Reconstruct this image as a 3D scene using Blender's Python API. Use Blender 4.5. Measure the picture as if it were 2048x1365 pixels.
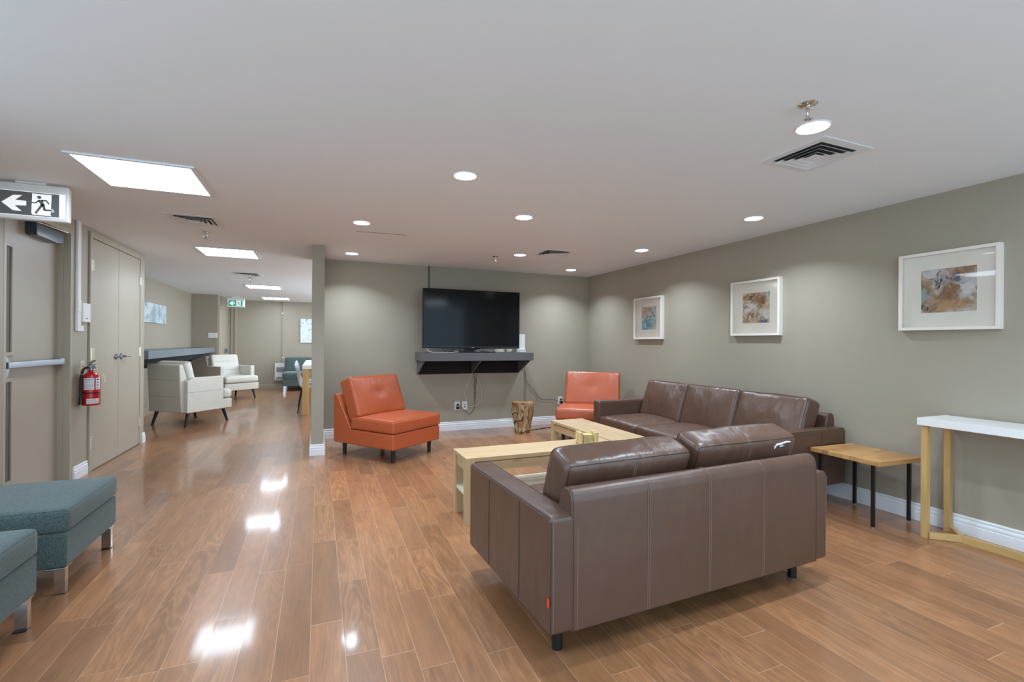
import bpy, bmesh, math, random
from mathutils import Vector, Matrix, noise
S = bpy.context.scene
C = S.collection
for o in list(bpy.data.objects):
    bpy.data.objects.remove(o)

# ------------------------------------------------------------------ camera
CAM_H = 1.318
yaw, roll = math.radians(22.273), math.radians(0.404)
Fv = Vector((math.sin(yaw), math.cos(yaw), 0))
Rv = Vector((math.cos(yaw), -math.sin(yaw), 0))
Uv = Rv.cross(Fv)
R2 = Rv * math.cos(roll) + Uv * math.sin(roll)
U2 = Uv * math.cos(roll) - Rv * math.sin(roll)
cd = bpy.data.cameras.new('camera')
cam = bpy.data.objects.new('camera', cd); C.objects.link(cam)
m = Matrix.Identity(4)
for i in range(3):
    m[i][0], m[i][1], m[i][2] = R2[i], U2[i], -Fv[i]
m[2][3] = CAM_H
cam.matrix_world = m
cd.sensor_width = 36; cd.lens = 944.8 * 36 / 2048
cd.shift_y = 4.02 / 2048
cd.clip_start = 0.05
S.camera = cam

# ------------------------------------------------------------------ world, exposure
w = bpy.data.worlds.new('world'); S.world = w; w.use_nodes = True
w.node_tree.nodes['Background'].inputs[0].default_value = (0.70, 0.99, 1.22, 1)
w.node_tree.nodes['Background'].inputs[1].default_value = 1.42
S.view_settings.view_transform = 'Standard'
S.view_settings.look = 'None'
S.view_settings.exposure = 0.46
S.view_settings.gamma = 1.0
S.view_settings.use_curve_mapping = False
TROFFER = 13.0       # lamp panel radiance
DOWN_W = 10.0       # watts of each downlight
H = 2.44
XR, YB, XL, XF, YJ, YF = 4.206, 6.904, -2.115, -2.814, 13.34, 14.79
YREAR = -1.2      # walls left out behind and left of the camera so world light enters
def area_lamp(parent, shape, sx, sy, power, spread, z, rgb=(0.82, 0.985, 1.16)):
    l = bpy.data.lights.new('lamp', 'AREA'); l.shape = shape; l.size = sx
    if shape in ('RECTANGLE', 'ELLIPSE'): l.size_y = sy
    l.energy = power; l.color = rgb; l.spread = spread
    o = bpy.data.objects.new('lamp', l); C.objects.link(o)
    o.parent = parent; o.location = (0, 0, z)
    return o

# ------------------------------------------------------------------ materials
class NT:
    def __init__(s, name):
        s.m = bpy.data.materials.new(name); s.m.use_nodes = True
        s.t = s.m.node_tree; s.b = s.t.nodes['Principled BSDF']
    def n(s, typ, **kw):
        o = s.t.nodes.new(typ)
        for k, v in kw.items():
            if k.startswith('i_'):
                k = k[2:]; k = int(k) if k.isdigit() else k.replace('_', ' ')
                if hasattr(v, 'is_output') or isinstance(v, bpy.types.NodeSocket): s.t.links.new(v, o.inputs[k])
                else: o.inputs[k].default_value = v
            else: setattr(o, k, v)
        return o
    def math(s, op, a, b=None, c=None):
        o = s.t.nodes.new('ShaderNodeMath'); o.operation = op
        for i, v in enumerate((a, b, c)):
            if v is None: continue
            if isinstance(v, bpy.types.NodeSocket): s.t.links.new(v, o.inputs[i])
            else: o.inputs[i].default_value = v
        return o.outputs[0]
    def mix(s, fac, a, b, blend='MIX'):
        o = s.t.nodes.new('ShaderNodeMix'); o.data_type = 'RGBA'; o.blend_type = blend
        for k, v in ((0, fac), (6, a), (7, b)):
            if isinstance(v, bpy.types.NodeSocket): s.t.links.new(v, o.inputs[k])
            else: o.inputs[k].default_value = v if not isinstance(v, tuple) or len(v) == 4 else (*v, 1)
        return o.outputs[2]
    def ramp(s, fac, stops):
        o = s.t.nodes.new('ShaderNodeValToRGB'); s.t.links.new(fac, o.inputs[0])
        e = o.color_ramp.elements
        while len(e) < len(stops): e.new(0.5)
        for el, (p, c) in zip(e, stops):
            el.position = p; el.color = (*c, 1) if len(c) == 3 else c
        return o.outputs[0]
    def obj(s): return s.n('ShaderNodeTexCoord').outputs['Object']
    def mapping(s, vec, scale, rot=(0, 0, 0), loc=(0, 0, 0)):
        return s.n('ShaderNodeMapping', i_Vector=vec, i_Scale=scale, i_Rotation=rot, i_Location=loc).outputs[0]
    def noise(s, vec, scale, detail=3, rough=0.5, dist=0.0):
        return s.n('ShaderNodeTexNoise', i_Vector=vec, i_Scale=scale, i_Detail=detail, i_Roughness=rough, i_Distortion=dist).outputs['Fac']
    def bump(s, h, strength, dist, normal=None):
        o = s.n('ShaderNodeBump', i_Height=h, i_Strength=strength, i_Distance=dist)
        if normal: s.t.links.new(normal, o.inputs['Normal'])
        return o.outputs[0]
    def set(s, **kw):
        for k, v in kw.items():
            k = k.replace('_', ' ')
            if isinstance(v, bpy.types.NodeSocket): s.t.links.new(v, s.b.inputs[k])
            else: s.b.inputs[k].default_value = (*v, 1) if isinstance(v, tuple) and len(v) == 3 else v
        return s
def sr(r, g, b):
    f = lambda c: (c / 255 / 12.92) if c / 255 <= 0.04045 else ((c / 255 + 0.055) / 1.055) ** 2.4
    return (f(r), f(g), f(b))
def plain(name, col, rough=0.5, metal=0.0, spec=0.5, vary=0.06, bump=0.0, bs=200, coat=0.0):
    k = NT(name); v = k.obj()
    nz = k.noise(v, 6, 3)
    c = k.mix(nz, tuple(x * (1 - vary) for x in col), tuple(min(1, x * (1 + vary)) for x in col))
    k.set(Base_Color=c, Roughness=rough, Metallic=metal, Specular_IOR_Level=spec, Coat_Weight=coat, Coat_Roughness=0.1)
    if bump: k.set(Normal=k.bump(k.noise(v, bs, 2), bump, 0.002))
    return k.m
def wood(name, c1, c2, axis='y', rough=0.4, sc=1.0, blocks=None, knots=0.0, coat=0.0, bc=0.75):
    k = NT(name); v = k.obj()
    ai = 'xyz'.index(axis)
    scl = [14 * sc] * 3; scl[ai] = 1.1 * sc
    if blocks:
        wth, ln, across = blocks
        sep = k.n('ShaderNodeSeparateXYZ', i_Vector=v)
        a = sep.outputs['xyz'.index(across)]; b = sep.outputs[ai]
        row = k.math('FLOOR', k.math('DIVIDE', a, wth))
        r1 = k.n('ShaderNodeTexWhiteNoise', noise_dimensions='1D', i_W=row).outputs['Value']
        pl = k.math('FLOOR', k.math('ADD', k.math('DIVIDE', b, ln), k.math('MULTIPLY', r1, 5.0)))
        cv = k.n('ShaderNodeCombineXYZ', i_X=row, i_Y=pl)
        rid = k.n('ShaderNodeTexWhiteNoise', noise_dimensions='3D', i_Vector=cv.outputs[0])
        off = k.n('ShaderNodeVectorMath', operation='MULTIPLY_ADD', i_0=rid.outputs['Color'], i_1=(3, 3, 3), i_2=v).outputs[0]
    else:
        off = v
    mv = k.mapping(off, scl)
    g = k.noise(mv, 1.0, 5, 0.6, 0.6)
    g2 = k.noise(k.mapping(off, [x * 4 for x in scl]), 1.0, 2, 0.5)
    gg = k.math('ADD', k.math('MULTIPLY', g, 0.75), k.math('MULTIPLY', g2, 0.25))
    c = k.ramp(gg, [(0.3, c1), (0.7, c2)])
    if blocks:
        c = k.mix(k.math('MULTIPLY', rid.outputs['Value'], bc), c, tuple(x * 0.66 for x in c1))
    if knots:
        kn = k.noise(k.mapping(v, [6 if i != ai else 3 for i in range(3)]), 1.0, 1, 0.5)
        c = k.mix(k.math('MULTIPLY', k.math('GREATER_THAN', kn, 0.72), knots), c, tuple(x * 0.5 for x in c1))
    k.set(Base_Color=c, Roughness=rough, Coat_Weight=coat, Coat_Roughness=0.15, Normal=k.bump(gg, 0.15, 0.002))
    return k.m
def leather(name, col, rough=0.38, wr=0.35, dark=0.75, dent=0.0):
    k = NT(name); v = k.obj()
    big = k.noise(k.mapping(v, (11, 6, 6)), 1.0, 3, 0.5, 0.35)
    fine = k.n('ShaderNodeTexVoronoi', i_Vector=v, i_Scale=420.0).outputs['Distance']
    mott = k.noise(v, 3.0, 4, 0.6)
    c = k.mix(mott, tuple(x * dark for x in col), tuple(min(1, x * 1.12) for x in col))
    n0 = k.bump(k.noise(k.mapping(v, (6, 6, 2.2)), 1.0, 2, 0.4, 0.5), dent, 0.03) if dent else None
    n1 = k.bump(big, wr, 0.02, n0)
    n2 = k.bump(fine, 0.12, 0.0006, n1)
    r = k.math('MULTIPLY_ADD', mott, 0.14, rough - 0.07)
    k.set(Base_Color=c, Roughness=r, Specular_IOR_Level=0.7, Normal=n2)
    return k.m
def fabric(name, col, col2):
    k = NT(name); v = k.obj()
    a = k.noise(k.mapping(v, (420, 420, 90)), 1.0, 3, 0.7)
    b = k.noise(k.mapping(v, (90, 160, 420)), 1.0, 3, 0.7)
    w_ = k.math('ADD', k.math('MULTIPLY', a, 0.5), k.math('MULTIPLY', b, 0.5))
    bl = k.noise(v, 2.5, 3)
    c = k.ramp(w_, [(0.36, col), (0.62, col2)])
    c = k.mix(k.math('MULTIPLY', bl, 0.3), c, tuple(x * 0.8 for x in col))
    k.set(Base_Color=c, Roughness=0.92, Specular_IOR_Level=0.15, Sheen_Weight=0.25, Normal=k.bump(w_, 0.35, 0.002))
    return k.m
def emit(name, col, strength, base=(0.8, 0.8, 0.8)):
    k = NT(name); k.set(Base_Color=base, Emission_Color=col, Emission_Strength=strength, Roughness=0.6)
    return k.m
def floor_mat():
    k = NT('oak_plank_floor'); v = k.n('ShaderNodeNewGeometry').outputs['Position']
    sep = k.n('ShaderNodeSeparateXYZ', i_Vector=v); x, y = sep.outputs[0], sep.outputs[1]
    W_ = 0.1387
    rowf = k.math('DIVIDE', k.math('ADD', x, 0.0245), W_)
    row = k.math('FLOOR', rowf); fx = k.math('SUBTRACT', rowf, row)
    wn = k.n('ShaderNodeTexWhiteNoise', noise_dimensions='1D', i_W=row)
    r1 = wn.outputs['Value']
    r2 = k.n('ShaderNodeTexWhiteNoise', noise_dimensions='1D', i_W=k.math('ADD', row, 37.3)).outputs['Value']
    L = k.math('MULTIPLY_ADD', r2, 0.6, 0.75)
    # uneven plank lengths: warp the coordinate along each row
    wy = k.math('MULTIPLY', k.math('SINE', k.math('ADD', k.math('MULTIPLY', y, 2.3), k.math('MULTIPLY', r1, 40))), 0.16)
    yf = k.math('ADD', k.math('DIVIDE', k.math('ADD', y, wy), L), k.math('MULTIPLY', r1, 9.7))
    pl = k.math('FLOOR', yf); fy = k.math('SUBTRACT', yf, pl)
    cv = k.n('ShaderNodeCombineXYZ', i_X=row, i_Y=pl)
    rid = k.n('ShaderNodeTexWhiteNoise', noise_dimensions='3D', i_Vector=cv.outputs[0])
    rv, rc = rid.outputs['Value'], rid.outputs['Color']
    ex = k.math('MULTIPLY', k.math('MINIMUM', fx, k.math('SUBTRACT', 1.0, fx)), W_)
    ey = k.math('MULTIPLY', k.math('MULTIPLY', k.math('MINIMUM', fy, k.math('SUBTRACT', 1.0, fy)), L), 0.9)
    e = k.math('MINIMUM', ex, ey)
    seam = k.math('SUBTRACT', 1.0, k.n('ShaderNodeMapRange', i_Value=e, i_From_Min=0.0005, i_From_Max=0.0017).outputs[0])
    off = k.n('ShaderNodeVectorMath', operation='MULTIPLY_ADD', i_0=rc, i_1=(11, 17, 5), i_2=v).outputs[0]
    # cathedral figure: contour lines of a stretched smooth field
    fld = k.noise(k.mapping(off, (7.5, 1.1, 1)), 1.0, 3, 0.5, 0.4)
    rings = k.math('PINGPONG', k.math('MULTIPLY', fld, 22.0), 1.0)
    rings = k.math('POWER', rings, 1.8)
    fine = k.noise(k.mapping(off, (90, 5, 1)), 1.0, 4, 0.6, 0.2)
    soft = k.noise(k.mapping(off, (12, 2.2, 1)), 1.0, 3, 0.5, 0.3)
    amt = k.math('MULTIPLY', k.n('ShaderNodeSeparateXYZ', i_Vector=rc).outputs[1], 0.34)
    g = k.math('ADD', k.math('MULTIPLY', fine, 0.36), k.math('ADD', k.math('MULTIPLY', k.math('MULTIPLY', rings, amt), 0.75), k.math('MULTIPLY', soft, 0.42)))
    base = k.ramp(g, [(0.2, sr(124, 86, 60)), (0.5, sr(159, 110, 74)), (0.9, sr(188, 140, 98))])
    tone = k.math('MULTIPLY_ADD', rv, 0.34, 0.83)
    c = k.mix(1.0, base, k.n('ShaderNodeCombineXYZ', i_X=tone, i_Y=tone, i_Z=tone).outputs[0], 'MULTIPLY')
    c = k.mix(k.math('MULTIPLY', seam, 0.5), c, sr(216, 180, 148))  # pale joint colour paints in the light the seams reflect
    # each board lies at a very slightly different angle
    tv = k.n('ShaderNodeVectorMath', operation='MULTIPLY_ADD', i_0=k.n('ShaderNodeVectorMath', operation='SUBTRACT', i_0=rc, i_1=(0.5, 0.5, 0.5)).outputs[0], i_1=(0.012, 0.010, 0.0), i_2=(0, 0, 1)).outputs[0]
    tilt = k.n('ShaderNodeVectorMath', operation='NORMALIZE', i_0=tv).outputs[0]
    hgt = k.math('ADD', k.math('MULTIPLY', k.noise(k.mapping(off, (60, 9, 1)), 1.0, 3, 0.6), 0.25),
                 k.math('ADD', k.math('MULTIPLY', seam, -1.0), k.math('MULTIPLY', k.noise(k.mapping(off, (9, 1.2, 1)), 1.0, 2), 0.9)))
    k.set(Base_Color=c, Roughness=k.math('MULTIPLY_ADD', fine, 0.04, 0.285), Specular_IOR_Level=0.5,
          Normal=k.bump(hgt, 0.08, 0.0016, tilt), Coat_Normal=tilt, Coat_Weight=0.45, Coat_Roughness=0.085)
    return k.m
def art_mat(name, seed, stops, sc=3.2, ax=(1, 1, 1), dark=0.9, blobs=()):
    k = NT(name); v = k.mapping(k.obj(), tuple(sc * a for a in ax), loc=(seed, seed * 0.7, seed * 1.3))
    warp = k.n('ShaderNodeTexNoise', i_Vector=v, i_Scale=1.3, i_Detail=2.0)
    v2 = k.n('ShaderNodeVectorMath', operation='MULTIPLY_ADD', i_0=warp.outputs['Color'], i_1=(1.1, 1.1, 1.1), i_2=v).outputs[0]
    a = k.noise(v2, 1.1, 6, 0.62, 0.7)
    b = k.noise(v2, 1.7, 6, 0.66, 1.2)
    c = k.ramp(a, stops)
    ink = k.n('ShaderNodeMapRange', i_Value=b, i_From_Min=0.60, i_From_Max=0.66).outputs[0]
    wob = k.n('ShaderNodeTexNoise', i_Vector=v, i_Scale=2.6, i_Detail=5.0, i_Distortion=0.8)
    pos = k.n('ShaderNodeVectorMath', operation='MULTIPLY_ADD', i_0=k.n('ShaderNodeVectorMath', operation='SUBTRACT', i_0=wob.outputs['Color'], i_1=(0.5, 0.5, 0.5)).outputs[0], i_1=(0.0, 0.30, 0.30), i_2=k.obj()).outputs[0]
    for (by, bz, br, sy, col) in blobs:
        q = k.n('ShaderNodeVectorMath', operation='SUBTRACT', i_0=pos, i_1=(-0.014, by, bz)).outputs[0]
        q = k.n('ShaderNodeVectorMath', operation='MULTIPLY', i_0=q, i_1=(0, 1 / sy, 1)).outputs[0]
        d = k.n('ShaderNodeVectorMath', operation='LENGTH', i_0=q).outputs['Value']
        f = k.n('ShaderNodeMapRange', i_Value=d, i_From_Min=br, i_From_Max=br * 0.45).outputs[0]
        c = k.mix(k.math('MULTIPLY', f, 0.85), c, col)
    c = k.mix(k.math('MULTIPLY', ink, dark), c, sr(66, 62, 66))
    k.set(Base_Color=c, Roughness=0.7)
    return k.m
def glass_mat():
    k = NT('picture_glass'); t = k.t
    tr = k.n('ShaderNodeBsdfTransparent'); gl = k.n('ShaderNodeBsdfGlossy', i_Roughness=0.02)
    fr = k.n('ShaderNodeFresnel', i_IOR=1.45)
    mx = k.n('ShaderNodeMixShader', i_0=k.math('MULTIPLY', fr.outputs[0], 0.7), i_1=tr.outputs[0], i_2=gl.outputs[0])
    t.links.new(mx.outputs[0], t.nodes['Material Output'].inputs[0])
    return k.m

M = dict(
    wall=plain('sage_wall_paint', sr(163, 153, 136), 0.42, bump=0.05, bs=350, vary=0.02, spec=0.4),
    door=plain('sage_gloss_paint', sr(169, 158, 140), 0.36, bump=0.04, bs=120, vary=0.03),
    ceil=plain('ceiling_paint', sr(236, 238, 240), 0.8, vary=0.012),
    duct=plain('duct_shade_grey', sr(58, 58, 60), 0.8),
    ventp=plain('vent_enamel', sr(226, 228, 230), 0.5, vary=0.01),
    white=plain('white_trim_paint', sr(232, 232, 234), 0.35, vary=0.015),
    floor=floor_mat(),
    brown=leather('brown_leather', sr(88, 61, 47), 0.40, 0.16, dent=0.22),
    brown_soft=leather('brown_cushion_leather', sr(91, 64, 50), 0.36, 0.42, dent=0.5),
    orange=leather('orange_leather', sr(178, 84, 46), 0.36, 0.22, 0.88),
    cream=leather('cream_leather', sr(208, 204, 192), 0.36, 0.18, 0.93),
    teal=fabric('teal_fabric', sr(40, 52, 51), sr(104, 120, 117)),
    stitch=plain('stitching_thread', sr(134, 114, 100), 0.7),
    piping=plain('dark_piping', sr(50, 38, 33), 0.5),
    opipe=plain('orange_piping', sr(150, 62, 28), 0.45),
    cseam=plain('cream_seam', sr(150, 146, 136), 0.6),
    birch=wood('pale_birch', sr(174, 144, 106), sr(198, 168, 128), 'x', 0.5, blocks=(0.115, 0.9, 'y'), knots=0.3, bc=0.22),
    birch_v=wood('pale_birch_leg', sr(174, 144, 106), sr(198, 168, 128), 'z', 0.5),
    shelfw=wood('whitened_birch', sr(216, 200, 172), sr(232, 220, 198), 'x', 0.55),
    butcher=wood('butcher_block', sr(176, 126, 74), sr(216, 168, 108), 'x', 0.38, blocks=(0.055, 0.28, 'y')),
    oak=wood('honey_oak', sr(178, 140, 84), sr(206, 170, 112), 'z', 0.42),
    oak_y=wood('honey_oak_rail', sr(178, 140, 84), sr(206, 170, 112), 'y', 0.42),
    bamboo=wood('bamboo', sr(196, 170, 112), sr(216, 192, 136), 'z', 0.45),
    black=plain('black_painted_metal', sr(20, 19, 20), 0.35),
    blackw=plain('black_stained_wood', sr(30, 24, 22), 0.3),
    shelf=plain('charcoal_laminate', sr(96, 96, 98), 0.42, vary=0.04),
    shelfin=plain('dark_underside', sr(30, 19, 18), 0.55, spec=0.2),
    counter=plain('slate_laminate', sr(118, 126, 134), 0.36, vary=0.05),
    chrome=plain('chrome', (0.72, 0.70, 0.68), 0.12, 1.0),
    steel=plain('brushed_steel', sr(158, 164, 174), 0.32, 1.0, bump=0.05),
    brass=plain('worn_hinge_metal', sr(222, 214, 196), 0.25, 0.7),
    bezel=plain('tv_bezel', (0.008, 0.008, 0.008), 0.4, spec=0.25),
    screen=plain('tv_screen', (0.004, 0.004, 0.005), 0.10, spec=0.24, vary=0.0),
    plastic=plain('white_plastic', sr(232, 230, 226), 0.35, vary=0.01),
    greyp=plain('grey_plastic', sr(120, 122, 124), 0.4),
    cable_w=plain('ivory_cable', sr(214, 208, 190), 0.5),
    cable_b=plain('black_cable', sr(44, 42, 36), 0.5),
    conduit=plain('painted_conduit', sr(70, 66, 52), 0.5),
    red=plain('red_enamel', sr(188, 24, 26), 0.25, coat=0.4),
    redtag=plain('red_tag', sr(220, 60, 44), 0.6),
    label=plain('label_paper', sr(228, 224, 224), 0.5),
    ink=plain('label_ink', sr(120, 116, 120), 0.6),
    dink=plain('dark_ink', sr(36, 34, 36), 0.6),
    signgrey=plain('grey_sign_film', sr(112, 112, 112), 0.3),
    signwhite=emit('lit_sign_white', (1, 1, 1), 0.35),
    signgreen=emit('green_sign_film', sr(40, 190, 155), 0.35, sr(20, 130, 104)),
    lens=emit('lit_troffer_lens', (0.82, 0.985, 1.16), TROFFER),
    dlens=emit('lit_downlight_lens', (1, 0.99, 0.97), 9.0),
    closer=plain('smoked_closer_cover', sr(60, 70, 80), 0.22, 0.3),
    frame=plain('white_frame_lacquer', sr(236, 226, 214), 0.4),
    mat=plain('mat_board', sr(248, 240, 226), 0.8),
    glass=glass_mat(),
    torn=plain('torn_leather_backing', sr(206, 206, 212), 0.8),
    patch=plain('bare_ivory_plastic', sr(214, 208, 190), 0.5),
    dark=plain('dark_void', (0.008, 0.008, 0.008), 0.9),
    shell=plain('pale_chair_shell', sr(196, 202, 212), 0.32),
    art1=art_mat('artwork_blue_corner', 3.1, [(0.30, sr(60, 130, 160)), (0.42, sr(120, 178, 192)), (0.52, sr(222, 212, 200)), (0.62, sr(196, 160, 124)), (0.75, sr(226, 220, 210))], 5.5, blobs=((0.02, -0.09, 0.10, 1.3, sr(70, 150, 178)), (-0.02, 0.0, 0.03, 1, sr(84, 160, 186)), (0.0, 0.12, 0.07, 1.6, sr(196, 160, 122)), (-0.10, 0.05, 0.04, 0.6, sr(90, 78, 66)), (0.07, -0.08, 0.035, 1, sr(240, 232, 222)))) ,
    art2=art_mat('artwork_umber_clouds', 7.7, [(0.28, sr(110, 150, 168)), (0.40, sr(226, 220, 210)), (0.50, sr(206, 184, 158)), (0.60, sr(158, 118, 84)), (0.70, sr(230, 224, 214))], 5.5, blobs=((0.07, 0.02, 0.07, 1.2, sr(232, 228, 222)), (-0.07, 0.06, 0.06, 1.7, sr(150, 98, 56)), (0.03, 0.10, 0.035, 1, sr(112, 78, 50)), (0.10, 0.11, 0.04, 1.5, sr(200, 150, 104)), (-0.11, 0.13, 0.045, 1, sr(104, 166, 182)), (0.15, 0.03, 0.035, 0.5, sr(70, 66, 68)), (0.04, -0.09, 0.03, 1.6, sr(110, 108, 104)), (-0.09, -0.13, 0.035, 1, sr(30, 96, 160)))) ,
    art3=art_mat('artwork_sienna_smoke', 12.4, [(0.28, sr(150, 168, 172)), (0.41, sr(214, 206, 196)), (0.50, sr(186, 156, 128)), (0.58, sr(148, 112, 86)), (0.70, sr(222, 216, 210))], 4.6, blobs=((-0.03, -0.01, 0.11, 0.8, sr(156, 112, 78)), (0.0, -0.09, 0.06, 1.5, sr(200, 158, 120)), (0.13, 0.12, 0.05, 1, sr(224, 216, 214)), (-0.12, 0.0, 0.06, 0.8, sr(228, 222, 216)), (0.055, 0.09, 0.035, 0.9, sr(36, 38, 56)), (-0.06, 0.10, 0.02, 4.0, sr(84, 92, 112)), (0.13, -0.05, 0.06, 1, sr(160, 182, 176)), (0.15, -0.145, 0.035, 1.3, sr(40, 48, 78)), (0.11, 0.07, 0.01, 4.0, sr(76, 66, 60)))) ,
    art4=art_mat('artwork_pale_frost', 21.0, [(0.3, sr(120, 140, 150)), (0.45, sr(172, 188, 196)), (0.6, sr(206, 216, 220)), (0.75, sr(150, 160, 160))], 3.4, dark=0.5),
    art5=art_mat('artwork_sketch', 31.0, [(0.3, sr(200, 216, 220)), (0.5, sr(222, 232, 234)), (0.66, sr(190, 176, 150)), (0.75, sr(226, 232, 232))], 5.0, dark=0.8),
)
def stump_mats():
    k = NT('stump_bark'); v = k.obj()
    a = k.noise(k.mapping(v, (26, 26, 5)), 1.0, 6, 0.7, 1.5)
    b = k.noise(k.mapping(v, (5, 5, 3)), 1.0, 2, 0.5, 0.6)
    c = k.ramp(a, [(0.32, sr(70, 46, 30)), (0.44, sr(150, 116, 78)), (0.66, sr(206, 182, 142))])
    c = k.mix(k.n('ShaderNodeMapRange', i_Value=b, i_From_Min=0.52, i_From_Max=0.55).outputs[0], c, sr(142, 88, 38))
    d_ = k.noise(k.mapping(v, (3.2, 3.2, 2.2), loc=(3, 1, 0)), 1.0, 2, 0.5, 0.4)
    c = k.mix(k.n('ShaderNodeMapRange', i_Value=k.math('ABSOLUTE', k.math('SUBTRACT', d_, 0.5)), i_From_Min=0.012, i_From_Max=0.004).outputs[0], c, sr(58, 36, 24))
    k.set(Base_Color=c, Roughness=0.5, Normal=k.bump(a, 0.7, 0.012))
    q = NT('stump_end_grain'); v = q.obj()
    rr = q.n('ShaderNodeVectorMath', operation='LENGTH', i_0=v).outputs['Value']
    g = q.math('PINGPONG', q.math('ADD', q.math('MULTIPLY', rr, 70), q.noise(v, 12, 3)), 1.0)
    q.set(Base_Color=q.ramp(g, [(0.1, sr(150, 104, 60)), (0.9, sr(196, 152, 104))]), Roughness=0.35)
    return k.m, q.m
M['bark'], M['endgrain'] = stump_mats()

# ------------------------------------------------------------------ mesh helpers
class B:
    def __init__(s): s.bm = bmesh.new(); s.k = 0
    def add(s, t, mx=None):
        if mx is not None: t.transform(mx)
        me = bpy.data.meshes.new('t'); t.to_mesh(me); t.free()
        s.bm.from_mesh(me); bpy.data.meshes.remove(me)
        return s
    def box(s, x0, x1, y0, y1, z0, z1, bev=0.0, seg=2, mx=None):
        t = bmesh.new(); bmesh.ops.create_cube(t, size=1)
        e = (s.k % 5) * 0.00022; s.k += 1      # keeps faces of overlapping boxes apart
        x0 -= e; x1 += e; y0 -= e; y1 += e; z1 += e
        for v in t.verts:
            v.co = Vector(((x0 + x1) / 2 + v.co.x * (x1 - x0), (y0 + y1) / 2 + v.co.y * (y1 - y0), (z0 + z1) / 2 + v.co.z * (z1 - z0)))
        if bev: bmesh.ops.bevel(t, geom=t.edges[:], offset=bev, segments=seg, profile=0.5, affect='EDGES')
        return s.add(t, mx)
    def cone(s, p, r1, r2, h, seg=24, mx=None, cap=True):
        t = bmesh.new(); bmesh.ops.create_cone(t, cap_ends=cap, segments=seg, radius1=r1, radius2=r2, depth=h)
        bmesh.ops.translate(t, verts=t.verts, vec=Vector(p) + Vector((0, 0, h / 2)))
        return s.add(t, mx)
    def prism(s, poly, a0, a1, plane='xy', mx=None, bev=0.0, seg=2):
        t = bmesh.new()
        f = {'xy': lambda u, v, w: (u, v, w), 'xz': lambda u, v, w: (u, w, v), 'yz': lambda u, v, w: (w, u, v)}[plane]
        a = [t.verts.new(f(u, v, a0)) for u, v in poly]; b = [t.verts.new(f(u, v, a1)) for u, v in poly]
        n = len(poly); t.faces.new(a); t.faces.new(b[::-1])
        for i in range(n): t.faces.new((a[i], b[i], b[(i + 1) % n], a[(i + 1) % n]))
        bmesh.ops.recalc_face_normals(t, faces=t.faces[:])
        if bev: bmesh.ops.bevel(t, geom=t.edges[:], offset=bev, segments=seg, profile=0.5, affect='EDGES')
        return s.add(t, mx)
    def tube(s, pts, r, seg=8, closed=False, mx=None):
        t = bmesh.new(); P = [Vector(p) for p in pts]; n = len(P); rings = []
        up = Vector((0, 0, 1))
        for i, p in enumerate(P):
            if closed: d = P[(i + 1) % n] - P[i - 1]
            else: d = P[min(i + 1, n - 1)] - P[max(i - 1, 0)]
            d = d.normalized() if d.length > 1e-9 else Vector((0, 0, 1))
            a = d.cross(up)
            if a.length < 0.15: a = d.cross(Vector((1, 0, 0)))
            a.normalize(); b = d.cross(a).normalized()
            rr = r[i] if isinstance(r, (list, tuple)) else r
            rings.append([t.verts.new(p + a * rr * math.cos(2 * math.pi * k / seg) + b * rr * math.sin(2 * math.pi * k / seg)) for k in range(seg)])
        m_ = n if closed else n - 1
        for i in range(m_):
            A, Bq = rings[i], rings[(i + 1) % n]
            for k in range(seg): t.faces.new((A[k], A[(k + 1) % seg], Bq[(k + 1) % seg], Bq[k]))
        if not closed: t.faces.new(rings[0]); t.faces.new(rings[-1][::-1])
        bmesh.ops.recalc_face_normals(t, faces=t.faces[:])
        return s.add(t, mx)
    def lathe(s, prof, seg=32, mx=None):
        t = bmesh.new(); rings = []
        for r, z in prof:
            rings.append([t.verts.new((r * math.cos(2 * math.pi * k / seg), r * math.sin(2 * math.pi * k / seg), z)) for k in range(seg)])
        for a, b in zip(rings, rings[1:]):
            for k in range(seg): t.faces.new((a[k], a[(k + 1) % seg], b[(k + 1) % seg], b[k]))
        t.faces.new(rings[0]); t.faces.new(rings[-1][::-1])
        bmesh.ops.recalc_face_normals(t, faces=t.faces[:])
        return s.add(t, mx)
    def build(s, name, mat, parent=None, label=None, loc=None, sharp=35):
        me = bpy.data.meshes.new(name)
        for f in s.bm.faces: f.smooth = True
        s.bm.to_mesh(me); s.bm.free()
        me.set_sharp_from_angle(angle=math.radians(sharp))
        me.materials.append(mat)
        o = bpy.data.objects.new(name, me); C.objects.link(o)
        if parent: o.parent = parent
        if loc: o.location = loc
        if label: o['label'] = label
        md = o.modifiers.new('weighted', 'WEIGHTED_NORMAL'); md.keep_sharp = True
        return o
def spline(pts, sub=8, closed=False):
    P = [Vector(p) for p in pts]; n = len(P); out = []
    for i in range(n if closed else n - 1):
        g = (lambda j: P[j % n]) if closed else (lambda j: P[max(0, min(n - 1, j))])
        a, b, c, d = g(i - 1), g(i), g(i + 1), g(i + 2)
        for k in range(sub):
            t = k / sub
            out.append(0.5 * ((2 * b) + (-a + c) * t + (2 * a - 5 * b + 4 * c - d) * t * t + (-a + 3 * b - 3 * c + d) * t ** 3))
    if not closed: out.append(P[-1])
    return out
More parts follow.
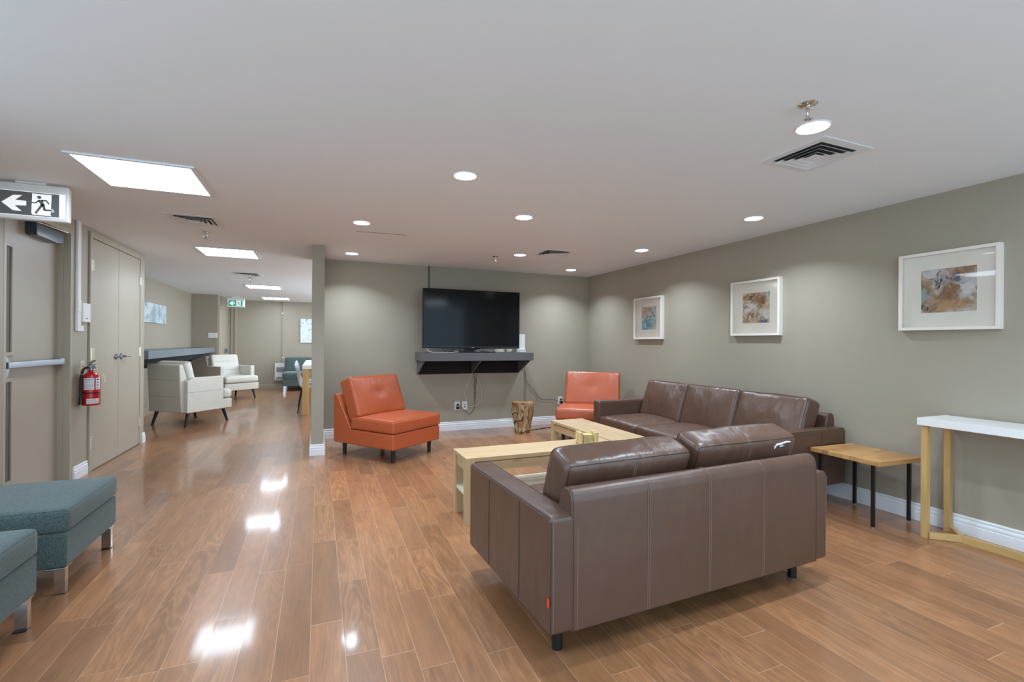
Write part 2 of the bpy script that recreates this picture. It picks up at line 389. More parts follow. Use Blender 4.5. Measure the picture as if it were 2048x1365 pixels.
def soft_map(p, a, b, c, r, bt, bb, pinch=0.0):
    """point of a unit cube -> soft pillow box with half sizes a, b, c, edge radius r and bulging faces"""
    q = Vector((p[0] * a, p[1] * b, p[2] * c))
    inn = Vector((max(-(a - r), min(a - r, q.x)), max(-(b - r), min(b - r, q.y)), max(-(c - r), min(c - r, q.z))))
    d = q - inn
    if d.length > 1e-9: q = inn + d.normalized() * r * min(1.0, max(abs(p[0]), abs(p[1]), abs(p[2])))
    ux, uy, uz = q.x / a, q.y / b, q.z / c
    k = (1 - ux ** 2) * (1 - uy ** 2)
    q.z += (bt if uz > 0 else -bb) * k * abs(uz)
    q.x += (1 if ux > 0 else -1) * bt * 0.35 * (1 - uy ** 2) * (1 - uz ** 2) * abs(ux)
    q.y += (1 if uy > 0 else -1) * bt * 0.35 * (1 - ux ** 2) * (1 - uz ** 2) * abs(uy)
    return q
def rumple(q, wr, seed, fr):
    nz = noise.noise(Vector((q.x * fr[0] + seed, q.y * fr[1], q.z * fr[2]))) + 0.5 * noise.noise(Vector((q.x * fr[0] * 2.7, q.y * fr[1] * 2.7 + seed, q.z * fr[2] * 2.7)))
    dr = q.normalized()
    return q + Vector((dr.x * 0.4, dr.y * 0.4, dr.z)) * nz * wr
def cushion(w_, d_, h_, r=0.04, bt=0.03, bb=0.01, wr=0.004, seed=0, n=16, fr=(5, 5, 5), mx=None):
    t = bmesh.new(); bmesh.ops.create_cube(t, size=2)
    bmesh.ops.subdivide_edges(t, edges=t.edges[:], cuts=n - 1, use_grid_fill=True)
    for v in t.verts:
        p = [math.sin(x * math.pi / 2) for x in v.co]
        q = soft_map(p, w_ / 2, d_ / 2, h_ / 2, r, bt, bb)
        v.co = rumple(q, wr, seed, fr)
    if mx is not None: t.transform(mx)
    return t
def rim(w_, d_, h_, r, bt, bb, side, wr=0.004, seed=0, fr=(5, 5, 5), n=18, mx=None):
    """loop along the edge of a soft box on its +z (side=1) or -z face"""
    pts = []
    k = 0.985
    for (x0, y0, x1, y1) in ((-1, -1, 1, -1), (1, -1, 1, 1), (1, 1, -1, 1), (-1, 1, -1, -1)):
        for i in range(n):
            t_ = 0.5 - 0.5 * math.cos(math.pi * i / n)
            p = (x0 + (x1 - x0) * t_, y0 + (y1 - y0) * t_)
            q = soft_map((p[0], p[1], side), w_ / 2, d_ / 2, h_ / 2, r, bt, bb)
            pts.append(rumple(q, wr, seed, fr))
    if mx is not None: pts = [mx @ p for p in pts]
    return pts
def T(x, y, z, rx=0, ry=0, rz=0):
    return Matrix.Translation((x, y, z)) @ Matrix.Rotation(rz, 4, 'Z') @ Matrix.Rotation(ry, 4, 'Y') @ Matrix.Rotation(rx, 4, 'X')
def thing(name, label, cat, loc=(0, 0, 0), rz=0.0, group=None):
    o = bpy.data.objects.new(name, None); C.objects.link(o)
    o.empty_display_size = 0.05
    o.location = loc; o.rotation_euler = (0, 0, rz); tag(o, label, cat, group); return o
def tag(o, label, cat, group=None):
    o['label'] = label; o['category'] = cat
    if group: o['group'] = group
    return o
def struct(o, label=None):
    o['kind'] = 'structure'
    if label: o['label'] = label
    return o
def copy_tree(o, parent=None):
    c = o.copy(); C.objects.link(c)
    if parent: c.parent = parent
    for ch in list(o.children): copy_tree(ch, c)
    return c
R = math.radians

# ------------------------------------------------------------------ the setting
TH = 0.12
struct(B().box(XF - 0.3, XR + TH, YREAR - TH, YF + TH, -0.1, 0).build('floor', M['floor']))
struct(B().box(XF - 0.3, XR + TH, YREAR - TH, YF + TH, H, H + 0.1).build('ceiling', M['ceil']))
struct(B().box(XR, XR + TH, YREAR, YB + 0.136, 0, H).build('wall_right', M['wall']))
struct(B().box(0.062, XR, YB, YB + 0.136, 0, H).build('wall_back', M['wall']))
struct(B().box(-0.074, 0.062, 5.922, YB + 0.136, 0, H, 0.004).build('wall_partition', M['wall']))
b = B()                                                    # left wall with the exit door opening
b.box(XL - TH, XL, 3.0, 4.567, 0, H); b.box(XL - TH, XL, 5.60, 7.491, 0, H); b.box(XL - TH, XL, 4.567, 5.60, 2.33, H)
struct(b.build('wall_left', M['wall']))
struct(B().box(XF, XL - TH, 7.371, 7.491, 0, H).build('wall_closet_end', M['wall']))
struct(B().box(XF - TH, XF, 7.371, YJ + TH, 0, H).build('wall_far_left', M['wall']))
struct(B().box(XF, -2.27, YJ, YJ + TH, 0, H).build('wall_far_jog', M['wall']))
struct(B().box(-2.27 - TH, -2.27, YJ + TH, YF, 0, H).build('wall_far_return', M['wall']))
struct(B().box(-2.27 - TH, 3.2, YF, YF + TH, 0, H).build('wall_far_back', M['wall']))

b = B()                                                    # far right wall, unseen; its wide window is added to light the corridor
b.box(3.08, 3.2, YB + 0.136, 7.6, 0, H); b.box(3.08, 3.2, 14.2, YF, 0, H); b.box(3.08, 3.2, 7.6, 14.2, 0, 0.7); b.box(3.08, 3.2, 7.6, 14.2, 2.25, H)
struct(b.build('wall_far_right', M['wall']))
b = B()
for i in range(7): b.box(3.10, 3.15, 7.6 + i * 1.09, 7.66 + i * 1.09, 0.7, 2.25)
b.box(3.10, 3.15, 7.6, 14.2, 0.7, 0.75).box(3.10, 3.15, 7.6, 14.2, 2.2, 2.25)
win = struct(b.build('added_window_1', M['white']))
lt = area_lamp(None, 'RECTANGLE', 6.4, 1.5, 115.0, R(170), 0, (0.90, 0.99, 1.08))   # fill lamp added outside it to brighten the corridor, standing in for daylight
lt.name = 'corridor_fill_lamp'; lt.location = (3.30, 10.9, 1.48); lt.rotation_euler = (R(90), 0, R(90))

# baseboards: profile swept along straight runs
BP = [(0, 0), (0.017, 0), (0.017, 0.070), (0.0145, 0.074), (0.0145, 0.079), (0.0165, 0.084), (0.0155, 0.096), (0.010, 0.104), (0.009, 0.109), (0.0125, 0.113), (0.0125, 0.121), (0.008, 0.128), (0, 0.128)]
def baseboard(name, p0, p1, nrm, mat='white', ext=(0, 0)):
    t = bmesh.new(); p0 = Vector((*p0, 0)); p1 = Vector((*p1, 0)); n = Vector((*nrm, 0)); d = (p1 - p0).normalized()
    A = [t.verts.new(p0 + n * u + Vector((0, 0, v)) + d * (-u * ext[0])) for u, v in BP]
    Q = [t.verts.new(p1 + n * u + Vector((0, 0, v)) + d * (u * ext[1])) for u, v in BP]
    k = len(BP); t.faces.new(A); t.faces.new(Q[::-1])
    for i in range(k): t.faces.new((A[i], Q[i], Q[(i + 1) % k], A[(i + 1) % k]))
    bmesh.ops.recalc_face_normals(t, faces=t.faces[:])
    return struct(B().add(t).build(name, M[mat], sharp=25))
baseboard('baseboard_right', (XR, YREAR), (XR, YB), (-1, 0), ext=(0, -1))
baseboard('baseboard_back', (0.062, YB), (XR, YB), (0, -1), ext=(-1, -1))
baseboard('baseboard_partition_end', (-0.074, 5.922), (0.062, 5.922), (0, -1), ext=(1, 1))
baseboard('baseboard_partition_right', (0.062, 5.922), (0.062, YB), (1, 0), ext=(1, -1))
baseboard('baseboard_partition_left', (-0.074, 5.922), (-0.074, YB + 0.136), (-1, 0), ext=(1, 0))
baseboard('baseboard_left', (XL, 5.625), (XL, 5.905), (1, 0))
baseboard('baseboard_left_near', (XL, 3.0), (XL, 4.54), (1, 0))
baseboard('baseboard_closet', (XL + 0.018, 7.405), (XL + 0.018, 7.491), (1, 0), ext=(0, 1))
baseboard('baseboard_closet_end', (XL + 0.018, 7.491), (XF, 7.491), (0, 1), ext=(1, 0))
baseboard('baseboard_far_back', (-2.27, YF), (3.08, YF), (0, -1), 'door')
baseboard('baseboard_far_left', (XF, 7.491), (XF, YJ), (1, 0), 'door')

# closet casing and its pair of doors
b = B(); fx0, fx1 = XL - 0.001, XL + 0.018
b.box(fx0, fx1, 5.925, 5.98, 0, 2.40, 0.003); b.box(fx0, fx1, 7.345, 7.493, 0, 2.40, 0.003); b.box(fx0, fx1, 5.98, 7.345, 2.345, 2.40, 0.003)
struct(b.build('trim_1', M['door'], label='sage casing around the double closet doors'))
def hinge(parent, y, z):
    k = B(); k.box(XL + 0.014, XL + 0.0195, y - 0.035, y + 0.035, z - 0.06, z + 0.06, 0.002)
    for i in range(5):
        k.cone((XL + 0.022, y + 0.0, z - 0.06 + i * 0.024), 0.007, 0.007, 0.021, 10)
    k.build('hinge', M['brass'], parent)
def lever(parent, y, s, length=0.0):
    k = B(); mx = T(XL + 0.018, y, 1.135, ry=R(90))
    k.cone((0, 0, 0), 0.034, 0.031, 0.012, 28, mx); k.cone((0, 0, 0.012), 0.012, 0.012, 0.035, 16, mx)
    k.box(XL + 0.055, XL + 0.073, min(y, y + s * length) - 0.008, max(y, y + s * length) + 0.008, 1.125, 1.145, 0.006, 3)
    return k.build('handle', M['steel'], parent)
for i, (y0, y1, hy) in enumerate(((5.984, 6.655, 5.985), (6.661, 7.341, 7.338))):
    d = struct(B().box(XL + 0.001, XL + 0.013, y0, y1, 0.012, 2.338, 0.002).build('door_%d' % (i + 2), M['door']))
    for z in (0.285, 1.175, 2.07): hinge(d, hy, z)
    if i == 0: lever(d, 6.585, -1, 0.02)
    else: lever(d, 6.73, 1, 0.13)

# exit door in its recess
b = B()
b.box(XL - TH, XL + 0.002, 5.565, 5.602, 0, 2.33, 0.003); b.box(XL - TH, XL + 0.002, 4.565, 4.60, 0, 2.33, 0.003); b.box(XL - TH, XL + 0.002, 4.60, 5.565, 2.295, 2.33, 0.003)
b.box(XL - TH, XL - 0.05, 5.55, 5.568, 0, 2.295, 0.002)
struct(b.build('trim_2', M['door'], label='sage jamb around the exit door'))
DX = XL - 0.085
d1 = struct(B().box(DX - 0.035, DX, 4.602, 5.548, 0.01, 2.29, 0.002).build('door_1', M['door']))
for z0, z1 in ((1.19, 2.06), (0.20, 1.02)):               # planted moulding frames
    k = B(); y0, y1 = 4.64, 4.86
    for (a0, a1, c0, c1) in ((y0, y1, z1 - 0.03, z1), (y0, y1, z0, z0 + 0.03), (y1 - 0.03, y1, z0, z1), (y0, y0 + 0.03, z0, z1)):
        k.box(DX, DX + 0.014, a0, a1, c0, c1, 0.004)
    k.build('moulding', M['door'], d1)
    k = B().box(DX + 0.0, DX + 0.003, y1 - 0.075, y1 - 0.032, z0 + 0.03, z1 - 0.03)
    k.build('inset_panel', plain('mottled_inset', sr(92, 88, 76), 0.5, vary=0.4, bump=0.5, bs=30), d1)  # darker mottled strip beside the moulding
pb = B().box(DX + 0.035, DX + 0.075, 4.66, 5.50, 1.098, 1.148, 0.006).build('panic_bar', M['steel'], d1)
B().box(DX, DX + 0.06, 5.47, 5.53, 1.09, 1.155, 0.006).build('end_bracket', M['steel'], pb)
B().cone((0, 0, 0), 0.11, 0.10, 0.05, 32, T(DX + 0.002, 4.62, 1.11, ry=R(90))).build('latch_housing', M['steel'], pb)
cl = B().prism([(5.02, 2.275), (5.46, 2.275), (5.46, 2.185), (5.36, 2.165), (5.04, 2.172), (5.02, 2.185)], DX, DX + 0.075, 'yz', bev=0.006).build('door_closer', M['closer'], d1)
B().box(DX + 0.03, DX + 0.05, 5.06, 5.10, 2.275, 2.284).box(0, 0.40, -0.010, 0.010, 0, 0.007, mx=T(DX + 0.045, 5.09, 2.284, rz=R(84))).build('closer_arm', M['brass'], cl)

# far exit door in the return wall and its casing
b = B()
b.box(-2.27, -2.245, 13.40, 13.47, 0, 2.2, 0.003).box(-2.27, -2.245, 14.45, 14.54, 0, 2.2, 0.003).box(-2.27, -2.245, 13.40, 14.54, 2.13, 2.2, 0.003)
struct(b.build('trim_3', M['door'], label='pale casing around the far side door'))
d4 = struct(B().box(-2.27, -2.258, 13.47, 14.45, 0.01, 2.13).build('door_4', M['door']))
B().box(-2.258, -2.19, 14.20, 14.40, 1.02, 1.12, 0.01).build('panic_device', M['greyp'], d4)
struct(B().box(-2.20, -2.17, YF - 0.02, YF, 0, H).box(-2.12, -2.06, YF - 0.02, YF, 0, H).build('trim_4', M['door'], label='narrow vertical strips in the far corner'))

# ------------------------------------------------------------------ ceiling fittings
def troffer(x, y, label, grp='square ceiling light panels', s=0.30):
    t = thing('ceiling_light_panel', label, 'ceiling light', (x, y, H), 0, grp)
    k = B(); z0, z1 = -0.012, 0.0; o_ = s + 0.028
    k.box(-o_, o_, -o_, -s, z0, z1, 0.002).box(-o_, o_, s, o_, z0, z1, 0.002).box(-o_, -s, -s, s, z0, z1, 0.002).box(s, o_, -s, s, z0, z1, 0.002)
    k.build('frame', M['white'], t)
    B().box(-s, s, -0.0035, 0.0035, -0.010, 0, 0.001).build('divider', M['white'], t)
    for sgn in (-1, 1):
        y0, y1 = sorted((sgn * 0.0035, sgn * s))
        B().box(-s, s, y0, y1, -0.007, 0.0).build('diffuser', M['lens'], t)
    return t
troffer(-1.08, 3.925, 'largest bright square ceiling panel, nearest above the blue-grey ottomans', s=0.305)
troffer(-1.055, 6.895, 'bright square ceiling panel beyond the near air vent, second from the camera')
troffer(-1.05, 10.95, 'bright ceiling panel third in the corridor row, past the second air vent')
troffer(-1.035, 13.75, 'farthest bright ceiling panel, close to the far wall')
for q, (x, y) in enumerate(((-1.08, 0.9), (1.25, 0.3), (3.0, 0.2), (1.0, 8.3), (1.0, 10.95), (1.0, 13.75), (2.7, 8.3), (2.7, 10.95), (2.7, 13.75))):  # panels out of view; those in the far room are added to brighten it
    troffer(x, y, ['square light panel above the floor left of the camera', 'square light panel nearly above the camera', 'square light panel above the white console behind the view', 'unseen fill panel added over the near end of the far table', 'unseen fill panel added over the far end of the far table', 'unseen fill panel added over the far teal sofa', 'unseen fill panel added behind the television wall, near row', 'unseen fill panel added behind the television wall, middle row', 'unseen fill panel added behind the television wall, far row'][q])
DL = [(2.345, 1.665, 'big bright downlight beside the nearest sprinkler and the large vent'),
      (0.904, 3.056, 'bright round downlight alone near the middle of the ceiling'),
      (0.368, 4.644, 'round downlight above the fine slot in the ceiling'),
      (1.686, 3.856, 'round downlight in the middle of the living area, right of the slot'),
      (3.563, 3.066, 'round downlight above the middle framed picture, nearest the right wall'),
      (0.384, 6.312, 'round downlight close to the television wall, next to the partition'),
      (2.361, 5.518, 'round downlight left of the small square vent, above the television'),
      (3.57, 4.643, 'round downlight above the smallest framed picture'),
      (3.55, 6.321, 'round downlight nearest the far right corner of the living area')]
dl0 = None
for x, y, lab in DL:
    if dl0 is None:
        t = dl0 = thing('recessed_downlight', lab, 'ceiling light', (x, y, H), 0, 'recessed downlights in the living area')
        B().lathe([(0.082, 0.0), (0.082, -0.003), (0.079, -0.006), (0.074, -0.005), (0.074, 0.0)], 40).build('trim_ring', M['white'], t)
        B().cone((0, 0, -0.0048), 0.074, 0.074, 0.004, 40).build('lens', M['dlens'], t)
        area_lamp(t, 'DISK', 0.12, 0.12, DOWN_W, R(125), -0.012)
    else:
        t = copy_tree(dl0); t.location = (x, y, H); t['label'] = lab
for x, y, lab in ((-0.2, 8.9, ''),): pass

def vent(x, y, label, s=0.205):
    t = thing('ceiling_air_vent', label, 'air vent', (x, y, H), 0, 'square ceiling air vents')
    k = B(); z = -0.017; i_ = s - 0.055
    for (x0, x1, y0, y1) in ((-s, s, -s, -i_), (-s, s, i_, s), (-s, -i_, -i_, i_), (i_, s, -i_, i_)):
        k.box(x0, x1, y0, y1, -0.0045, 0, 0.001)
    k.build('frame', M['ventp'], t)
    B().box(-i_, i_, -i_, i_, -0.002, -0.0005).build('duct_backing', M['duct'], t)  # dark plate; its grey paints in the shade inside the duct
    for q, a in enumerate((i_ - 0.004, i_ - 0.042, i_ - 0.080)):
        tt = bmesh.new(); a2 = a - 0.026
        lo = [tt.verts.new((sx * a, sy * a, z)) for sx, sy in ((-1, -1), (1, -1), (1, 1), (-1, 1))]
        hi = [tt.verts.new((sx * a2, sy * a2, -0.003)) for sx, sy in ((-1, -1), (1, -1), (1, 1), (-1, 1))]
        lo2 = [tt.verts.new((v.co.x * (a - 0.003) / a, v.co.y * (a - 0.003) / a, z)) for v in lo]
        hi2 = [tt.verts.new((v.co.x * (a2 - 0.003) / a2, v.co.y * (a2 - 0.003) / a2, -0.003)) for v in hi]
        for i in range(4):
            j = (i + 1) % 4
            tt.faces.new((lo[i], lo[j], hi[j], hi[i])); tt.faces.new((lo2[i], hi2[i], hi2[j], lo2[j])); tt.faces.new((lo[i], lo2[i], lo2[j], lo[j])); tt.faces.new((hi[i], hi[j], hi2[j], hi2[i]))
        bmesh.ops.recalc_face_normals(tt, faces=tt.faces[:])
        B().add(tt).build('louver', M['ventp'], t)
    c_ = i_ - 0.112
    B().box(-c_, c_, -c_, c_, z, z + 0.004, 0.001).build('centre_plate', M['ventp'], t)
vent(2.70, 1.91, 'large white square air vent beside the nearest downlight')
vent(2.69, 5.23, 'white square air vent above the right end of the television')
vent(-1.06, 5.18, 'white square air vent between the first two corridor light panels', 0.205)
vent(-1.105, 9.0, 'white square air vent farther down the corridor', 0.21)
sp0 = None
for x, y, lab in ((2.099, 1.514, 'large chrome sprinkler head beside the nearest downlight'), (-1.083, 5.694, 'chrome sprinkler head behind the near corridor vent'),
                  (-1.117, 9.489, 'small chrome sprinkler head behind the far corridor vent'), (2.114, 5.745, 'chrome sprinkler head in front of the television'),
                  (-1.112, 12.761, 'tiny sprinkler head in front of the farthest light panel')):
    if sp0 is None:
        t = sp0 = thing('sprinkler_head', lab, 'sprinkler', (x, y, H), 0.5, 'chrome ceiling sprinklers')
        B().lathe([(0.041, 0.0), (0.041, -0.003), (0.030, -0.010), (0.013, -0.012)], 28).build('escutcheon', M['chrome'], t)
        k = B().cone((0, 0, -0.03), 0.010, 0.012, 0.03, 14)
        for s_ in (-1, 1):
            k.tube(spline([(s_ * 0.008, 0, -0.026), (s_ * 0.020, 0, -0.042), (s_ * 0.016, 0, -0.058), (s_ * 0.003, 0, -0.068)], 6), 0.0048, 8)
        k.cone((0, 0, -0.066), 0.0045, 0.0045, 0.04, 10)
        k.build('body', M['chrome'], t)
        k = B().cone((0, 0, -0.073), 0.010, 0.010, 0.002, 16)
        for i in range(10):
            k.box(0.007, 0.021, -0.0022, 0.0022, -0.073, -0.0715, mx=Matrix.Rotation(i * math.pi / 5, 4, 'Z'))
        k.build('deflector', M['chrome'], t)
    else:
        t = copy_tree(sp0); t.location = (x, y, H); t['label'] = lab
t = thing('ceiling_access_panel', 'flush ceiling hatch seen as a fine dark slot left of centre', 'hatch', (0.615, 5.26, H), R(-4))
B().box(-0.245, 0.245, -0.245, 0.245, -0.0015, 0).build('panel', M['ceil'], t)
B().box(-0.245, 0.245, -0.251, -0.245, -0.0018, 0).build('gap', M['dark'], t)

def exit_sign(x0, x1, yc, z0, z1, label, film, thick=0.05):
    t = thing('exit_sign', label, 'sign', ((x0 + x1) / 2, yc, z0), 0)
    W_, Hh = x1 - x0, z1 - z0; hw = W_ / 2; yf = -thick / 2
    B().box(-hw, hw, yf, -yf, 0, Hh, 0.012, 4).build('housing', M['plastic'], t)
    B().box(-0.085, 0.085, -0.03, 0.03, Hh - 0.003, H - z0, 0.006, 2).build('canopy', M['plastic'], t)
    pw = W_ * 0.79; ph = Hh * 0.64; px = -hw + W_ * 0.085; pz = Hh * 0.12
    scr = B().box(px - 0.004, px + pw + 0.034 * W_ / 0.42, yf - 0.0012, yf + 0.002, pz - 0.004, pz + ph + 0.004, 0.0005).build('lit_panel', M['signwhite'], t)
    B().box(px, px + pw, yf - 0.0022, yf - 0.0011, pz, pz + ph).build('film', film, scr)
    def P(u, v):  # traced panel coordinates, straightened
        uu = (u - 15) / 1083; top = 240 + 135 * uu; hh = 430 - 10 * uu
        return (px + uu * pw, pz + (1 - (v - top) / hh) * ph)
    def poly(pts, d): return [P(*q) for q in pts], d
    y_a, y_b = yf - 0.0028, yf - 0.0021
    B().prism([P(*q) for q in ((80, 470), (280, 350), (440, 362), (315, 440), (510, 470), (510, 553), (305, 540), (430, 650), (280, 632))], y_a, y_b, 'xz').build('arrow', M['signwhite'], scr)
    k = B().prism([P(*q) for q in ((615, 333), (962, 377), (945, 745), (965, 762), (720, 735), (620, 720), (600, 690))], y_a, y_b, 'xz')
    k.prism([P(*q) for q in ((950, 632), (985, 640), (1016, 692), (950, 690))], y_a, y_b, 'xz')
    k.build('doorway_symbol', M['signwhite'], scr)
    y_c, y_d = yf - 0.0036, yf - 0.0027
    k = B(); q0 = P(740, 410); rr = 38 / 1083 * pw
    k.prism([(q0[0] + rr * math.cos(a * math.pi / 10), q0[1] + rr * math.sin(a * math.pi / 10)) for a in range(20)], y_c, y_d, 'xz')
    def stroke(a, c, w0, w1=None):
        w1 = w1 or w0
        pa, pc = Vector(P(*a)), Vector(P(*c)); dd = (pc - pa).normalized(); nn = Vector((-dd.y, dd.x)); s_ = pw / 1083 / 2
        k.prism([tuple(pa + nn * w0 * s_ - dd * w0 * s_ * .3), tuple(pa - nn * w0 * s_ - dd * w0 * s_ * .3), tuple(pc - nn * w1 * s_ + dd * w1 * s_ * .3), tuple(pc + nn * w1 * s_ + dd * w1 * s_ * .3)], y_c, y_d, 'xz')
    for a, c, w0, w1 in (((765, 470), (800, 560), 85, 60), ((605, 502), (675, 510), 22, 24), ((675, 510), (745, 465), 26, 34), ((790, 470), (868, 478), 34, 28), ((868, 478), (915, 540), 28, 28),
                         ((790, 555), (682, 690), 48, 38), ((665, 690), (722, 722), 14, 10), ((812, 545), (836, 648), 52, 42), ((836, 648), (960, 660), 40, 34), ((955, 655), (1000, 682), 26, 12)):
        stroke(a, c, w0, w1)
    k.build('running_figure_symbol', film, scr)
    return t
exit_sign(-2.105, -1.685, 4.42, 2.168, 2.425, 'large grey and white running-figure exit sign above the near exit door', M['signgrey'])
exit_sign(-2.124, -1.731, 13.65, 2.17, 2.40, 'small green running-figure exit sign at the far end of the corridor', M['signgreen'])

# ------------------------------------------------------------------ things on the left wall
t = thing('fire_extinguisher', 'red fire extinguisher with black hose hanging beside the closet', 'fire extinguisher', (-2.03, 5.765, 0.687))
B().lathe([(0.055, 0.0), (0.068, 0.004), (0.070, 0.012), (0.070, 0.255), (0.066, 0.285), (0.050, 0.308), (0.028, 0.322), (0.022, 0.330), (0.022, 0.345)], 40).build('cylinder', M['red'], t)
k = B().cone((0, 0, 0.343), 0.024, 0.022, 0.05, 20).box(-0.014, 0.014, -0.05, 0.014, 0.36, 0.382, 0.004)
k.cone((0, 0, 0), 0.018, 0.018, 0.022, 16, T(0.030, -0.02, 0.372, rx=R(90)))
k.build('valve', M['steel'], t)
k = B().box(-0.010, 0.010, -0.02, 0.075, -0.004, 0.004, 0.002, mx=T(0.0, 0.0, 0.412, rx=R(14))).box(-0.011, 0.011, -0.03, 0.08, -0.004, 0.004, 0.002, mx=T(0, 0.0, 0.392, rx=R(-2)))
k.build('handle', M['black'], t)
k = B().tube(spline([(0, -0.035, 0.37), (-0.03, -0.075, 0.355), (-0.045, -0.085, 0.28), (-0.048, -0.082, 0.18), (-0.048, -0.082, 0.08)], 8), 0.0115, 12).tube([(-0.048, -0.082, 0.085), (-0.048, -0.082, 0.02)], [0.013, 0.019], 14)
k.build('hose', M['black'], t)
B().lathe([(0.0712, 0.118), (0.0728, 0.120), (0.0728, 0.128), (0.0712, 0.130)], 40).build('strap', M['black'], t)
def curved_label(z0, z1, a0, a1, r=0.0706):
    tt = bmesh.new(); A = []; Q = []
    for i in range(13):
        a = R(a0 + (a1 - a0) * i / 12)
        A.append(tt.verts.new((r * math.cos(a), r * math.sin(a), z0))); Q.append(tt.verts.new((r * math.cos(a), r * math.sin(a), z1)))
    for i in range(12): tt.faces.new((A[i], A[i + 1], Q[i + 1], Q[i]))
    return tt
lb = B().add(curved_label(0.155, 0.268, -120, -52)).build('instruction_label', M['label'], t)
k = B()
for i in range(7): k.add(curved_label(0.166 + i * 0.0145, 0.169 + i * 0.0145, -115, -58, 0.0709))
k.build('text_lines', M['ink'], lb)
lb = B().add(curved_label(0.155, 0.268, -44, -8)).build('pictogram_label', M['label'], t)
k = B()
for i in range(4): k.add(curved_label(0.163 + i * 0.027, 0.178 + i * 0.027, -52, -45, 0.0709)); k.add(curved_label(0.166 + i * 0.027, 0.174 + i * 0.027, -38, -22, 0.0709))
k.build('pictograms', M['dink'], lb)
lb = B().add(curved_label(0.022, 0.070, -100, -20)).build('lower_label', M['label'], t)
B().add(curved_label(0.034, 0.037, -94, -30, 0.0709)).add(curved_label(0.044, 0.047, -94, -26, 0.0709)).add(curved_label(0.054, 0.057, -94, -40, 0.0709)).build('text_lines', M['ink'], lb)
k = B().box(-0.001, 0.001, -0.012, 0.012, -0.055, 0.055, mx=T(0.055, 0.135, 0.255, rx=R(32)))
ring = [(0.03, 0.05 + 0.016 * math.cos(a / 8 * math.pi), 0.372 + 0.016 * math.sin(a / 8 * math.pi)) for a in range(16)]
k.tube(ring, 0.0012, 6, closed=True)
k.tube(spline([(0.03, 0.06, 0.358), (0.042, 0.085, 0.335), (0.055, 0.107, 0.300)], 5), 0.0012, 6)
k.build('inspection_tag', M['patch'], t)
t = thing('wall_bracket', 'small ivory bracket plate behind the fire extinguisher', 'bracket', (XL, 5.80, 1.04))
B().box(0, 0.006, -0.036, 0.036, 0, 0.075, 0.002).build('plate', M['patch'], t)
B().cone((0, 0, 0), 0.006, 0.006, 0.012, 10, T(0.004, 0, 0.055, ry=R(90))).cone((0, 0, 0), 0.006, 0.006, 0.012, 10, T(0.004, 0, 0.02, ry=R(90))).tube([(0.008, -0.01, 0.03), (0.05, -0.03, 0.03)], 0.006).build('hook', M['brass'], t)

t = thing('surface_conduit', 'white surface conduit running down from ceiling between the doors', 'conduit', (XL, 5.685, 0))
B().box(0, 0.022, -0.032, 0.032, 1.48, H, 0.004).build('upper_raceway', M['plastic'], t)
B().box(0, 0.026, -0.036, 0.036, 1.58, 1.70, 0.008, 3).build('coupling', M['plastic'], t)
B().box(0, 0.024, -0.034, 0.034, 1.40, 1.585, 0.005).box(0, 0.020, 0.02, 0.10, 1.402, 1.455, 0.004).build('elbow', M['plastic'], t)
t = thing('wall_control_box', 'white rectangular plastic box beside the conduit', 'box', (XL, 5.80, 1.49))
B().box(0, 0.035, -0.073, 0.085, 0, 0.185, 0.006, 3).build('cover', M['plastic'], t)
B().box(0.035, 0.0358, -0.02, 0.03, 0.032, 0.042).build('printed_mark', M['greyp'], t)

# ------------------------------------------------------------------ bracketed shelves
def bracket_shelf(root, L, D, zt, zb, zw, brk, mat, inmat, end_inset=0.03):
    """local x along the wall, wall at y=0, front at y=-D"""
    B().box(0, L, -D, 0, zb, zt, 0.002).build('shelf_board', mat, root)
    for bx in brk:
        B().prism([(-D + 0.03, zb), (0, zb), (0, zw), (-0.015, zw)], bx - 0.009, bx + 0.009, 'yz').build('bracket', mat, root)
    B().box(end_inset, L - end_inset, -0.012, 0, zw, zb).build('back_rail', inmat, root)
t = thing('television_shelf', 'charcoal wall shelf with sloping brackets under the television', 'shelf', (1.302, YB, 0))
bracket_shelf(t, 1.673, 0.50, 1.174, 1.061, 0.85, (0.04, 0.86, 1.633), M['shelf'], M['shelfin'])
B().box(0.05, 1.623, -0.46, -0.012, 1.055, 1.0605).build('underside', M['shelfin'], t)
t = thing('wall_counter', 'long slate-grey wall counter with sloping brackets behind the armchairs', 'counter', (XF, YJ, 0), R(-90))
# local x -> world -y ; local -y -> world... front faces +x
t.rotation_euler = (0, 0, R(90)); t.location = (XF, 8.52, 0)
bracket_shelf(t, YJ - 8.52, 0.484, 1.165, 1.04, 0.83, (0.04, 0.82, 1.6, 2.4, 3.2, 4.0, 4.78), M['counter'], M['shelfin'])
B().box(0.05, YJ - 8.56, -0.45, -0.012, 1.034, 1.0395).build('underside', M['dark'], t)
t = thing('canvas_painting', 'pale frosty blue-grey canvas on the far left wall', 'painting', (XF, 10.545, 1.64))
B().box(0, 0.035, -0.645, 0.645, 0, 0.355, 0.003).build('canvas', M['art4'], t)
t = thing('canvas_painting', 'pale sketch canvas on the far wall, half hidden by partition', 'painting', (-0.15, YF, 1.285))
B().box(-0.33, 0.33, -0.035, 0, 0, 0.68, 0.003).build('canvas', M['art5'], t)
t = thing('wall_plate', 'white switch plate on the wall beyond the counter', 'switch', (-2.37, YJ, 1.39))
B().box(-0.10, 0.10, -0.012, 0, 0, 0.125, 0.003).build('cover', M['plastic'], t)
for i in range(3): B().box(-0.075 + i * 0.055, -0.035 + i * 0.055, -0.016, -0.011, 0.03, 0.095, 0.002).build('switch', M['plastic'], t)
t = thing('wall_heater', 'white wall heater with grilles beside the teal sofa', 'heater', (-0.985, YF, 0.225))
